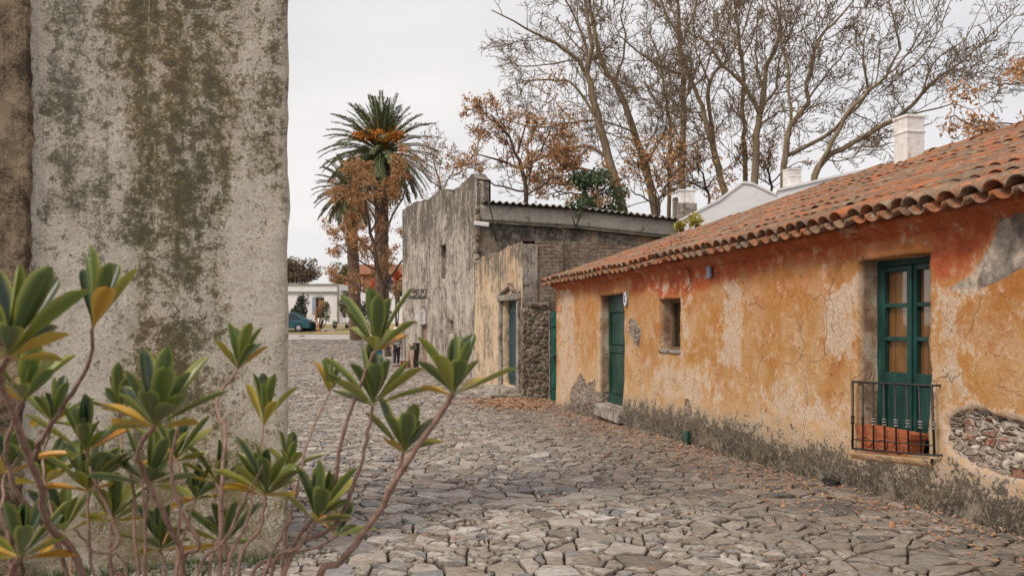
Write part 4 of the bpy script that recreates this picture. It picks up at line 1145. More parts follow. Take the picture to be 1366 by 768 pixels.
# wing wall facing the camera
G0 = V((P(645, 0, 25.0).x, 25.0, 0)); GL = 8.6
gtop = lambda s: interp([(0, 5.20), (6.3, 4.78), (8.6, 4.66)], s)
def wingtop(x, y):
    k = (x-683)/F; t_ = (k*G0.y-G0.x)/(ru2.x-k*ru2.y); Y = G0.y+ru2.y*t_; return t_, EYE+(HY-y)*Y/F
WT = [wingtop(*p) for p in ((648, 272), (770, 280), (895, 294), (960, 301))]
wt = lambda s: interp(WT, s)
slope_u = 0
mb = wall(G0, ru2, rn2, -.15, GL, -.3, 5.6, .08, (), lambda s, z: .03*fbm(V((s*.9, z*.9, 2)), 3)+.012*noise.noise(V((s*6, z*6, 1))), None, lambda s: wt(s)-.5)
build_wall(mb, 'wing_wall', MAT['darkst'], tower)
mb = MB(); mb.grid(lambda a, b: G0+ru2*lerp(-.1, GL, a)+rn2*(.07 if 0 < b < 1 else -.02)+ZV*(wt(lerp(-.1, GL, a))-lerp(.56, .01, b)+(.0)), 60, 5); mb.build('cement_band', MAT['fascia'], tower)
mb = MB()
for q, z in ((.085, -.575),): mb.grid(lambda a, b: G0+ru2*lerp(-.1, GL, a)+rn2*lerp(-.02, .12, b)+ZV*(wt(lerp(-.1, GL, a))-.565), 60, 1); mb.grid(lambda a, b: G0+ru2*lerp(-.1, GL, a)+rn2*.12+ZV*(wt(lerp(-.1, GL, a))-lerp(.565, .53, b)), 60, 1); mb.grid(lambda a, b: G0+ru2*lerp(-.1, GL, a)+rn2*lerp(.12, .06, b)+ZV*(wt(lerp(-.1, GL, a))-.53), 60, 1)
mb.build('drip_ledge', MAT['darkst'], tower)
mb = MB()
def corr(a, b, lay=0):
    s = lerp(-.05, GL, a); return G0+ru2*s+rn2*lerp(.20, -6.5, b)+ZV*(wt(s)+.055+b*.35+.038*sin(s*2*pi/.20)-lay*.014)
mb.grid(lambda a, b: corr(a, b), 430, 4); mb.grid(lambda a, b: corr(a, b, 1), 430, 4); mb.grid(lambda a, b: corr(a, 0, b), 430, 1)
mb.build('corrugated_roof', MAT['corr'], tower, smooth=True)
mb = MB(); mb.box(T0+ru2*.17-rn2*.22+ZV*(TT[0][1]/2-.05), .17, .2, TT[0][1]/2, ru2, rn2, jit=.01); mb.build('corner_return', MAT['fartower'], tower)
mb = MB(); mb.box(P(893, 312, 27.6)+rn2*.05, .42, .08, .16, ru2, rn2); mb.build('shaded_gap', MAT['dark'], tower)  # dark box painted in for the shadow of an open gap
# slit window frames
for h in TH[:2]:
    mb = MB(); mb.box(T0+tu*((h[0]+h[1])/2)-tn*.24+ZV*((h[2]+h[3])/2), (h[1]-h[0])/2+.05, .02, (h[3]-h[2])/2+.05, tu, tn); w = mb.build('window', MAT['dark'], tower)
    mb = MB(); mb.box(T0+tu*((h[0]+h[1])/2)-tn*.18+ZV*((h[2]+h[3])/2), .02, .02, (h[3]-h[2])/2, tu, tn); mb.build('frame', MAT['wood'], w)
h = TH[2]; mb = MB()
c = T0+tu*((h[0]+h[1])/2)-tn*.18
for k in range(4): mb.box(c+tu*lerp(h[0]-h[1], h[1]-h[0], (k+.5)/4)*.5+ZV*((h[2]+h[3])/2), (h[1]-h[0])/8-.006, .03, (h[3]-h[2])/2, tu, tn)
d_ = bevel(mb.build('door', MAT['brownwood'], tower), .006)
mb = MB(); mb.lathe(c+tn*.03-tu*.2+ZV*(h[2]+.9), [(.03, 0), (.02, .03), (.035, .06), (.01, .07)], 10, tn); mb.build('handle', MAT['iron'], d_)
mb = MB(); mb.box(T0+tu*((h[0]+h[1])/2)+tn*.2+ZV*.03, .6, .25, .06, tu, tn, jit=.02); bevel(mb.build('door_step', MAT['stepst'], tower), .02)
# things fixed on the tower
lp = P(643, 300, 24.7)
lamp = thing('flood_lamp', 'boxy white flood lamp fixed high on the tall stucco house corner', 'lamp', lp)
mb = MB(); a_ = V((.9, -.43, 0)).normalized(); upv = V((.10, -.22, 1)).normalized()
mb.box(lp+V((0, -.25, 0)), .21, .14, .06, V((1, 0, -.12)).normalized(), V((0, 1, .12)).normalized(), 0, V((.12, -.12, 1)).normalized()); bevel(mb.build('housing', MAT['white'], lamp), .02)
mb = MB(); mb.box(lp+V((-.01, -.25, -.075)), .19, .12, .02); mb.build('lens', MAT['darkglass'], lamp)
mb = MB(); mb.tube([lp+V((.05, .35, .05)), lp+V((.05, .05, .06)), lp+V((0, -.12, .02))], .03, 6); mb.build('bracket', MAT['iron'], lamp)
# cable hanging on the wing wall
mb = MB(); pts = [P(650, 262, 24.8), P(653, 275, 24.75), P(657, 290, 24.75), P(659, 305, 24.75), P(662, 322, 24.8)]; mb.tube(pts, .02, 5)
mb.tube([P(583, 300, 30), P(600, 298, 28.4), P(615, 299, 27), P(628, 306, 26), P(638, 302, 25)], .014, 4)
tag(mb.build('electric_cable', MAT['iron'], None, P(650, 262, 24.8), smooth=True), 'thin dark cable sagging along the tall stucco house to the lamp', 'cable')
# iron bracket sign
sg = thing('iron_sign', 'open wrought iron sign with curled lettering projecting from the tall house', 'sign', P(568, 392, 31.0))
mb = MB(); ys = 31.0; q = lambda x, y: P(x, y, ys)
for y in (386.2, 398): mb.tube([q(545.5, y), q(569, y)], .022, 5)
for x in (545.5, 568.5): mb.tube([q(x, 386), q(x, 398)], .018, 5)
mb.build('frame', MAT['iron'], sg)
mb = MB(); rr = random.Random(8)
for row, (ya, yb, x0, x1) in enumerate(((387.6, 390.4, 549, 565), (391.2, 393.4, 553, 562), (394.2, 397, 547, 567))):
    x = x0
    while x < x1:
        w_ = rr.uniform(.9, 1.5); kind = rr.randrange(3)
        if kind == 0: pts = [q(x, yb), q(x+w_*.5, ya), q(x+w_, yb)]
        elif kind == 1: pts = [q(x, ya), q(x, yb), q(x+w_*.8, yb)]
        else: pts = [q(x+w_*.5+w_*.4*cos(a), (ya+yb)/2+(yb-ya)/2*sin(a)) for a in [k*pi/3 for k in range(7)]]
        mb.tube(pts, .012, 4); x += w_+.5
mb.build('lettering', MAT['iron'], sg)
# white hanging board
sb_ = thing('hanging_board', 'small white board with faint mauve writing hung over the brown door', 'sign', P(562, 431, 31.3))
mb = MB(); cB = P(562.8, 422.5, 31.3); mb.box(cB, .118, .03, .24, V((1, .12, .02)).normalized(), V((-.12, 1, 0)).normalized()); bevel(mb.build('panel', MAT['white'], sb_), .006)
mb = MB(); mb.box(cB+V((-.20, .05, -.03)), .05, .02, .14); mb.build('side_flap', MAT['enamel'], sb_)
mb = MB(); rr = random.Random(5)
for k in range(6):
    z = .16-k*.065; x0 = -.085; pts = [cB+V((x0+i*.017, -.036+(x0+i*.017)*.12, z+rr.uniform(-.012, .012))) for i in range(rr.randint(7, 11))]; mb.tube(pts, .006, 4)
mb.build('writing', MAT['inkblue'], sb_)
mb = MB(); mb.tube([cB+V((-.1, .0, .24)), cB+V((.0, .1, .38)), cB+V((.1, .0, .24))], .008, 4); mb.tube([cB+V((0, .1, .38)), cB+V((.05, .9, .38))], .015, 4); mb.build('hanger', MAT['iron'], sb_)
# A-board by the brown door
ab = thing('a_board', 'dark folding board with orange wooden legs standing by the brown door', 'sign', P(553, 489, 32.6))
bz = gz(-3.8, 32.6)
A_ = V((P(551, 0, 32.6).x, 32.6, bz))
for sx in (-.16, .02):
    mb = MB(); mb.tube([A_+V((sx-.04, -.25, 0)), A_+V((sx+.06, 0, .92))], .022, 4); mb.build('leg', MAT['orangew'], ab)
mb = MB(); mb.grid(lambda a, b: A_+V((lerp(-.02, .24, a)+.02*b, lerp(.32, .02, b), lerp(.02, .98, b))), 2, 4); mb.grid(lambda a, b: A_+V((lerp(-.02, .24, a)+.02*b, lerp(.35, .05, b), lerp(.02, .98, b))), 2, 4); mb.build('board', MAT['darkcloth'], ab)
mb = MB(); mb.box(A_+V((.03, -.05, .80)), .12, .03, .07, jit=.01); mb.build('poster', MAT['green_leaf'], ab)
# maroon crate at the wall foot
mb = MB(); cc = V((P(541, 0, 33.2).x, 33.2, bz))
mb.box(cc+V((0, 0, .14)), .17, .15, .13); 
for k in range(3): mb.box(cc+V((0, -.155, .06+k*.085)), .175, .01, .03)
tag(bevel(mb.build('crate', MAT['redcloth'], None, cc), .006), 'low maroon slatted crate on the cobbles beside the dark folding board', 'crate')

# ================================================================== LEFT PLASTER WALL
LC = P(384.5, 437, 6.05); LC.z = 0
la = radians(19); lu = V((-cos(la), -sin(la), 0)); ln = V((sin(la), -cos(la), 0)); lb = V((-sin(la), cos(la), 0))
lw = thing('plaster_wall', 'tall pale plaster wall end stained with green and brown lichen', 'wall', LC)
def ldisp(s, z): return .022*fbm(V((s*.9, z*.7, 8)), 3)+.008*noise.noise(V((s*5, z*5, 2)))+.004*noise.noise(V((s*18, z*18, 1)))-.02*sst(.06, 0, s)
def lpx(x, y):
    k = (x-683)/F; t_ = (k*LC.y-LC.x)/(lu.x-k*lu.y); return (t_, EYE+(HY-y)*(LC.y+lu.y*t_)/F)
def lz(pix, soft, amt): return ([lpx(*q) for q in pix], soft, amt)
def lattr(s, z):
    a, b = .16*fbm(V((s*2.2, z*1.5, 3)), 4), .2*fbm(V((s*2, z*2, 9)), 4); return ((zval(LOL, s+a, z+b), zval(LGR, s+a, z+b), 0, 1), (0, 0, 0, 1))
LOL = [lz([(140, -200), (150, 130), (165, 300), (190, 420), (260, 410), (300, 330), (318, 150), (300, -200)], .14, 1.0), lz([(190, 400), (180, 560), (240, 620), (330, 560), (300, 420)], .2, 1.0), lz([(225, 520), (100, 700), (250, 790), (384, 760), (384, 600)], .25, .85), lz([(330, -200), (335, 230), (384, 260), (384, -200)], .12, .75), lz([(255, 300), (255, 470), (300, 470), (300, 300)], .08, .9)]
LGR = [lz([(52, -200), (60, 160), (85, 260), (130, 250), (140, 100), (110, -200)], .14, .95), lz([(90, 170), (80, 330), (150, 420), (165, 250)], .16, .8)]
mb = wall(LC, lu, ln, 0, 3.2, -.4, 5.2, .035, (), ldisp, lambda s, z, r: lattr(s, z), None, lambda s, z: (.014*noise.noise(V((z*2.2, 0, 4)))+.006*noise.noise(V((z*8, 0, 4)))-.02*max(0, noise.noise(V((z*3.1, 0, 8)))) if s < .03 else 0, 0))
build_wall(mb, 'face', MAT['left'], lw)
mb = wall(LC, lb, -lu, 0, 1.2, -.4, 5.2, .05, (), lambda s, z: (.01*fbm(V((s, z, 8)), 3)-.012) if s > .05 else -.02, None, None); build_wall(mb, 'return_face', MAT['left'], lw)
mb = MB(); mb.box(LC+lu*1.6+lb*.62+ZV*2.4, 1.57, .55, 2.8, lu, lb); mb.build('core', MAT['left'], lw)
# raw masonry strip on the far left
s35 = (lambda k: (k*LC.y-LC.x)/(lu.x-k*lu.y))((36-683)/F)
mb = MB()
def strip(a, b):
    z = lerp(-.4, 5.2, b)
    ed = .03*noise.noise(V((z*4, 0, 9)))+.02*noise.noise(V((z*13, 0, 9)))+.035*sin(z*1.3+1)
    s = lerp(s35+ed, 3.2, a*a) if a > 0 else s35+ed
    d = (.0 if a == 0 else .035*sst(0, .12, a))+.012*fbm(V((s*5, z*3, 3)), 3)+.012*noise.noise(V((s*12, z*16, 3)))*min(1, a*6)
    return LC+lu*s+ln*(d+.004)+ZV*z
mb.grid(strip, 50, 180); mb.build('raw_strip', MAT['adobe'], lw, smooth=True)

# ================================================================== TREES
def rdir(rnd, d, ang):
    a = d.orthogonal().normalized(); b = d.cross(a); t_ = rnd.uniform(0, 2*pi)
    return (d*cos(ang)+(a*cos(t_)+b*sin(t_))*sin(ang)).normalized()
def leafquad(mb, p, rnd, s):
    d = V((rnd.gauss(0, 1), rnd.gauss(0, 1), rnd.gauss(0, .7))).normalized(); a = d.orthogonal().normalized(); b = d.cross(a)
    t_ = rnd.uniform(0, 6.28); u_ = a*cos(t_)+b*sin(t_); v_ = (d.cross(u_))
    k = s*rnd.uniform(.6, 1.3)
    mb.add([p-u_*k, p+v_*k*.45-u_*k*.1, p+u_*k, p-v_*k*.45+d*k*.2], [(0, 1, 2, 3)])
def grow(mb, p, d, L, r, lev, rnd, P_, tips):
    ns = P_['seg'][min(lev, len(P_['seg'])-1)]; pts = [p]; rad = [r]; dirs = [d]; q = p.copy(); dd = d.copy(); end = .45 if lev < P_['max'] else .6
    wd = P_['wander']
    for i in range(ns):
        dd = (dd+V((rnd.gauss(0, wd), rnd.gauss(0, wd), rnd.gauss(0, wd)+P_['up']))).normalized()
        q = q+dd*(L/ns); pts.append(q); rad.append(max(P_['rmin'], r*lerp(1, end, (i+1)/ns))); dirs.append(dd)
    mb.tube(pts, rad, 6 if r > .09 else (4 if r > .035 else 3), cap=False)
    if lev >= P_['max']-1: tips.append((pts[-1], pts[len(pts)//2]))
    spawn(mb, pts, rad, L, lev, rnd, P_, tips)
def spawn(mb, pts, rad, L, lev, rnd, P_, tips, lo=.2):
    if lev >= P_['max']: return
    n = P_['kids'][min(lev, len(P_['kids'])-1)]
    n = max(1, int(round(n*rnd.uniform(.75, 1.25))))
    m = len(pts)-1
    for k in range(n):
        t_ = lerp(lo, 1.0, (k+rnd.uniform(.1, .9))/n); f = min(m-1e-3, t_*m); i = int(f); w = f-i
        p = pts[i].lerp(pts[i+1], w); r = lerp(rad[i], rad[i+1], w); d = (pts[i+1]-pts[i]).normalized()
        cl = L*P_['ratio']*rnd.uniform(.6, 1.15)*(1.15-.5*t_)
        cl = min(cl, P_['lmax'][min(lev, len(P_['lmax'])-1)])
        nd = rdir(rnd, d, radians(rnd.uniform(28, 58)))
        nd = (nd+V((0, 0, P_['lift']))).normalized()
        grow(mb, p, nd, cl, max(P_['rmin'], min(r*.62, cl*P_.get('thin', .0115))), lev+1, rnd, P_, tips)
BARE = dict(seg=[6, 6, 5, 4, 3], wander=.19, up=.05, rmin=.0105, max=4, kids=[8, 5.5, 3.8, 2.2], ratio=.62, lmax=[3.6, 2.2, 1.3, .8], lift=.06)

def smooth_path(pts, k=3):
    """Catmull-Rom through the points"""
    out = []
    n = len(pts)
    for i in range(n-1):
        p0, p1, p2, p3 = pts[max(0, i-1)], pts[i], pts[i+1], pts[min(n-1, i+2)]
        for j in range(k):
            t_ = j/k
            out.append(tuple(.5*((2*b)+(-a+c)*t_+(2*a-5*b+4*c-d)*t_*t_+(-a+3*b-3*c+d)*t_**3) for a, b, c, d in zip(p0, p1, p2, p3)))
    out.append(tuple(pts[-1])); return out
def bare_tree(name, label, cat, limbs, Y, seed, group=None, par=BARE, bark='bark', leaf=None, nleaf=0, lsize=.06, leafy='crown'):
    """limbs: polylines (px, py, width px); the first is the trunk, its foot goes down to the ground"""
    rnd = random.Random(seed)
    ft = limbs[0][0]; foot = P(ft[0], ft[1], Y); gz0 = gz(foot.x, Y); base = V((foot.x+.1, Y, gz0))
    t = thing(name, label, cat, base, group)
    tr = MB(); br = MB(); tips = []
    for li, limb in enumerate(limbs):
        Yo = 0; dY = rnd.uniform(-.35, .35) if li else rnd.uniform(-.1, .1)
        sp = smooth_path([tuple(q) for q in limb], 3); pts = []; rad = []
        for i, (x, y, w) in enumerate(sp):
            yy = Y+dY*i*.35; pts.append(P(x, y, yy)+V((rnd.gauss(0, .03), 0, rnd.gauss(0, .03)))); rad.append(max(.012, .70*w*yy/F/2))
        if li == 0:
            pts = [base-ZV*.2, base+(pts[0]-base)*.5]+pts; rad = [rad[0]*1.35, rad[0]*1.1]+rad
        (tr if li == 0 else br).tube(pts, rad, 8, cap=False)
        L = sum((b-a).length for a, b in zip(pts, pts[1:]))
        P2 = dict(par); n0 = max(3, int(L*par.get('dens', 1.15))); P2['kids'] = [n0]+list(par['kids'][1:])
        kk = dict(P2); spawn(br, pts, rad, 4.2, 0, rnd, kk, tips, lo=.2 if li == 0 else .12)
    tr.build('trunk', MAT[bark], t, smooth=True); br.build('branches', MAT[bark], t, smooth=True)
    if leaf:
        lf = MB()
        for _ in range(nleaf):
            a, b = rnd.choice(tips); p = a.lerp(b, rnd.random())+V((rnd.gauss(0, 1), rnd.gauss(0, 1), rnd.gauss(0, 1)))*(lsize*1.5); leafquad(lf, p, rnd, lsize)
        lf.build(leafy, MAT[leaf], t)
    print(name, len(br.v), len(tips))
    return t
GB = 'bare trees behind the houses'
bare_tree('bare_tree', 'bare tree leaning left with long low limbs, nearest the orange leafed tree', 'tree',
    [[(834, 290, 19), (813, 212, 16), (794, 147, 14), (783, 98, 11), (789, 64, 8), (781, 8, 6), (776, -50, 3)],
     [(783, 98, 8), (764, 72, 7), (730, 53, 6), (700, 38, 4), (655, 12, 2)], [(800, 165, 6), (770, 120, 5), (745, 105, 4), (700, 110, 2.5), (668, 122, 1.5)],
     [(812, 212, 7), (785, 196, 6), (752, 200, 5), (715, 215, 3), (680, 238, 2)], [(798, 160, 5), (760, 165, 4), (715, 170, 3), (670, 160, 2)], [(825, 245, 6), (790, 228, 5), (745, 225, 4), (705, 236, 2)],
     [(786, 80, 5), (770, 30, 4), (745, -15, 3)], [(783, 40, 4), (800, 10, 3), (806, -30, 2)]], 36, 21, GB, leaf='brownleaf', nleaf=810, lsize=.048)
bare_tree('bare_tree', 'bare tree whose single slim trunk leans left behind the corrugated roof', 'tree',
    [[(876, 295, 17), (862, 227, 15), (843, 170, 13), (825, 121, 11), (806, 87, 9), (793, 42, 7), (786, 0, 5), (780, -50, 3)],
     [(820, 112, 5), (835, 60, 4), (828, 20, 3), (838, -20, 2)], [(846, 178, 4), (815, 163, 3), (795, 162, 2)], [(860, 220, 4), (885, 180, 3), (890, 140, 2)], [(806, 87, 4), (770, 62, 3), (742, 20, 2)]], 39, 22, GB, leaf='brownleaf', nleaf=540, lsize=.06)
bare_tree('bare_tree', 'bare tree with a straight upright trunk left of the white gable wall', 'tree',
    [[(909, 275, 13), (911, 200, 12), (912, 151, 11), (911, 95, 10), (908, 53, 9), (905, 15, 6), (900, -45, 3)],
     [(908, 100, 6), (877, 87, 5), (851, 68, 4), (822, 45, 2)], [(908, 55, 5), (888, 15, 4), (872, -25, 2)], [(909, 60, 5), (925, 20, 4), (938, -25, 2)], [(911, 130, 4), (935, 105, 3), (948, 70, 2)], [(911, 160, 4), (880, 140, 3), (858, 108, 2)]], 37, 23, GB, leaf='brownleaf', nleaf=540, lsize=.045)
bare_tree('bare_tree', 'thin young bare tree between the slim leaning trunk and the upright one', 'tree',
    [[(892, 280, 8), (893, 220, 7), (893, 170, 6), (886, 120, 5), (880, 80, 3), (866, 40, 2)], [(892, 180, 3), (905, 150, 2), (912, 120, 1.5)], [(890, 150, 3), (870, 130, 2), (860, 105, 1.5)]], 42, 24, GB, leaf='brownleaf', nleaf=324, lsize=.045)
bare_tree('bare_tree', 'bare tree with two trunks crossing above the low end of the white gable', 'tree',
    [[(967, 262, 14), (958, 225, 13), (948, 180, 11), (937, 143, 9), (922, 110, 7), (913, 80, 5), (900, 40, 3)],
     [(962, 240, 9), (951, 181, 8), (947, 110, 7), (964, 87, 5), (982, 60, 4), (1000, 15, 3), (1004, -30, 2)], [(947, 110, 4), (930, 70, 3), (926, 20, 2)], [(952, 185, 4), (925, 190, 3), (895, 205, 2)], [(940, 150, 4), (915, 150, 3)]], 35, 25, GB, leaf='brownleaf', nleaf=540, lsize=.045)
bare_tree('bare_tree', 'slender bare tree with a pole straight trunk above the middle of the white gable', 'tree',
    [[(995, 255, 10), (993, 200, 9), (991, 151, 8), (989, 75, 7), (982, 20, 5), (976, -45, 3)], [(989, 80, 4), (1008, 40, 3), (1020, -10, 2)], [(990, 110, 3), (968, 70, 2.5), (955, 20, 2)], [(984, 30, 3), (962, -5, 2)]], 40, 26, GB, leaf='brownleaf', nleaf=486, lsize=.045)
bare_tree('bare_tree', 'stout bare tree forking into wide curved limbs above the white gable peak', 'tree',
    [[(1006, 255, 15), (1010, 181, 13), (1015, 143, 11), (1024, 85, 8), (1042, 40, 6), (1030, -20, 3)],
     [(1013, 150, 9), (998, 121, 8), (987, 108, 7), (964, 87, 6), (942, 58, 4), (915, 40, 3), (890, 0, 2)], [(1016, 143, 6), (1035, 118, 5), (1040, 80, 4), (1060, 30, 3), (1072, -20, 2)], [(1018, 120, 4), (1008, 70, 3), (1012, 10, 2)], [(1012, 170, 4), (1040, 150, 3), (1065, 150, 2)]], 34, 27, GB, leaf='brownleaf', nleaf=648, lsize=.045)
bare_tree('bare_tree', 'bare tree rising right behind the small white chimney', 'tree',
    [[(1044, 255, 13), (1048, 205, 12), (1054, 169, 10), (1078, 135, 8), (1075, 112, 7), (1088, 68, 6), (1102, 40, 5), (1135, 8, 3), (1150, -30, 2)],
     [(1055, 165, 6), (1051, 101, 5), (1041, 54, 4), (1018, -5, 2)], [(1050, 208, 8), (1101, 183, 7), (1132, 152, 6), (1159, 122, 5), (1150, 70, 3), (1165, 20, 2)], [(1080, 130, 4), (1110, 90, 3), (1138, 60, 2)]], 33, 28, GB, leaf='brownleaf', nleaf=648, lsize=.045)
bare_tree('bare_tree', 'wide bare tree whose long limbs slant right above the white roof chimney', 'tree',
    [[(1086, 262, 14), (1091, 223, 13), (1125, 200, 10), (1176, 169, 9), (1217, 142, 7), (1234, 118, 6), (1271, 91, 4), (1325, 44, 3), (1350, 18, 2)],
     [(1090, 226, 9), (1112, 186, 8), (1135, 146, 7), (1159, 122, 6), (1180, 103, 5), (1198, 66, 4), (1193, 30, 3), (1182, -15, 2)], [(1190, 110, 4), (1235, 70, 3), (1262, 20, 2), (1280, -20, 1.5)], [(1230, 125, 4), (1245, 85, 3), (1290, 50, 2), (1310, 5, 1.5)],
     [(1190, 160, 4), (1240, 146, 3), (1280, 140, 2), (1300, 150, 1.5)], [(1180, 104, 4), (1205, 80, 3), (1240, 30, 2), (1255, -10, 1.5)], [(1130, 198, 4), (1165, 195, 3), (1190, 190, 2)], [(1264, 95, 3), (1300, 88, 2), (1325, 80, 1.5)]], 32, 29, GB, leaf='brownleaf', nleaf=810, lsize=.045)
AUT = dict(seg=[4, 4, 3, 2], wander=.16, up=.04, rmin=.012, max=3, kids=[7, 5, 4], ratio=.5, lmax=[2.2, 1.2, .7], lift=.05, dens=1.3)
bare_tree('autumn_tree', 'tree with sparse orange brown leaves above the tall stucco house corner', 'tree',
    [[(702, 285, 9), (700, 240, 8), (688, 205, 6), (672, 175, 4), (655, 155, 2)], [(700, 240, 5), (720, 205, 4), (735, 175, 3)], [(695, 225, 5), (665, 215, 4), (635, 205, 2)], [(700, 255, 4), (660, 245, 3), (632, 225, 2)], [(690, 205, 4), (700, 170, 3), (705, 150, 2)], [(702, 262, 4), (735, 240, 3), (760, 235, 2)]],
    31, 31, par=AUT, bark='darkbark', leaf='autumn', nleaf=4600, lsize=.055)
bare_tree('autumn_tree', 'low tangle of brown leaved branches between the corrugated roof and leaning trunks', 'tree',
    [[(790, 290, 7), (785, 260, 6), (770, 235, 4), (755, 215, 2)], [(787, 265, 4), (815, 245, 3), (840, 235, 2)], [(786, 262, 4), (760, 258, 3), (735, 262, 2)]], 33, 32, par=AUT, bark='darkbark', leaf='autumn', nleaf=2600, lsize=.08)
bare_tree('autumn_tree', 'brown leaved sapling right of the slim leaning trunk above the corrugated roof', 'tree',
    [[(880, 295, 6), (878, 270, 5), (890, 250, 4), (900, 230, 2)], [(878, 275, 4), (855, 262, 3), (842, 252, 2)], [(884, 262, 3), (925, 245, 2), (945, 240, 1.5)]], 32, 33, par=AUT, bark='darkbark', leaf='autumn', nleaf=1500, lsize=.075)
bare_tree('autumn_tree', 'orange leaved tree standing in front of the two palm trunks', 'tree',
    [[(516, 455, 10), (512, 400, 9), (503, 350, 8), (495, 310, 6), (488, 270, 4), (490, 235, 2)], [(500, 330, 5), (525, 285, 4), (540, 255, 3), (548, 235, 2)], [(502, 345, 5), (470, 305, 4), (460, 270, 3), (470, 238, 2)], [(510, 385, 5), (535, 350, 4), (556, 330, 2)], [(505, 360, 4), (475, 345, 3), (455, 330, 2)], [(495, 310, 4), (510, 270, 3), (515, 235, 2)], [(514, 405, 4), (480, 385, 3), (458, 372, 2)]],
    43, 34, par=dict(AUT, lmax=[2.0, 1.1, .6]), bark='darkbark', leaf='autumn', nleaf=11000, lsize=.066)
bare_tree('autumn_tree', 'pale bare sapling behind the stepped parapet of the tall stucco house', 'tree',
    [[(590, 300, 5), (588, 255, 4), (582, 225, 3), (578, 205, 2)], [(588, 258, 3), (602, 232, 2), (608, 215, 1.5)], [(586, 250, 3), (568, 235, 2), (560, 222, 1.5)]], 46, 35, par=AUT, bark='bark', leaf='autumn', nleaf=500, lsize=.07)
bare_tree('autumn_tree', 'brown leaved thicket behind the low end of the white gable', 'tree',
    [[(945, 262, 5), (940, 240, 4), (930, 220, 2)], [(943, 250, 3), (960, 232, 2), (975, 222, 1.5)], [(942, 252, 3), (915, 240, 2), (900, 232, 1.5)]], 38, 37, par=AUT, bark='darkbark', leaf='autumn', nleaf=1100, lsize=.06)
bare_tree('autumn_tree', 'brown leaved thicket behind the small white chimney', 'tree',
    [[(1030, 255, 5), (1026, 235, 4), (1020, 215, 2)], [(1028, 245, 3), (1050, 225, 2), (1070, 215, 1.5)], [(1028, 246, 3), (1005, 232, 2)]], 39, 38, par=AUT, bark='darkbark', leaf='autumn', nleaf=900, lsize=.06)
# branch of an orange tree on the right edge, standing behind the orange house
bare_tree('autumn_tree', 'orange leaved tree reaching in over the orange house ridge at the right edge', 'tree',
    [[(1400, 260, 8), (1395, 200, 7), (1385, 150, 6), (1392, 110, 4)], [(1388, 165, 3), (1350, 163, 2), (1300, 166, 1.2), (1266, 150, .9)], [(1388, 140, 3), (1375, 112, 2), (1340, 112, 1), (1318, 108, .8)], [(1390, 190, 3), (1360, 172, 2), (1345, 168, 1.4)]],
    14, 36, par=dict(AUT, lmax=[.55, .3, .2], rmin=.004, dens=1.0), bark='darkbark', leaf='autumn', nleaf=1300, lsize=.045)

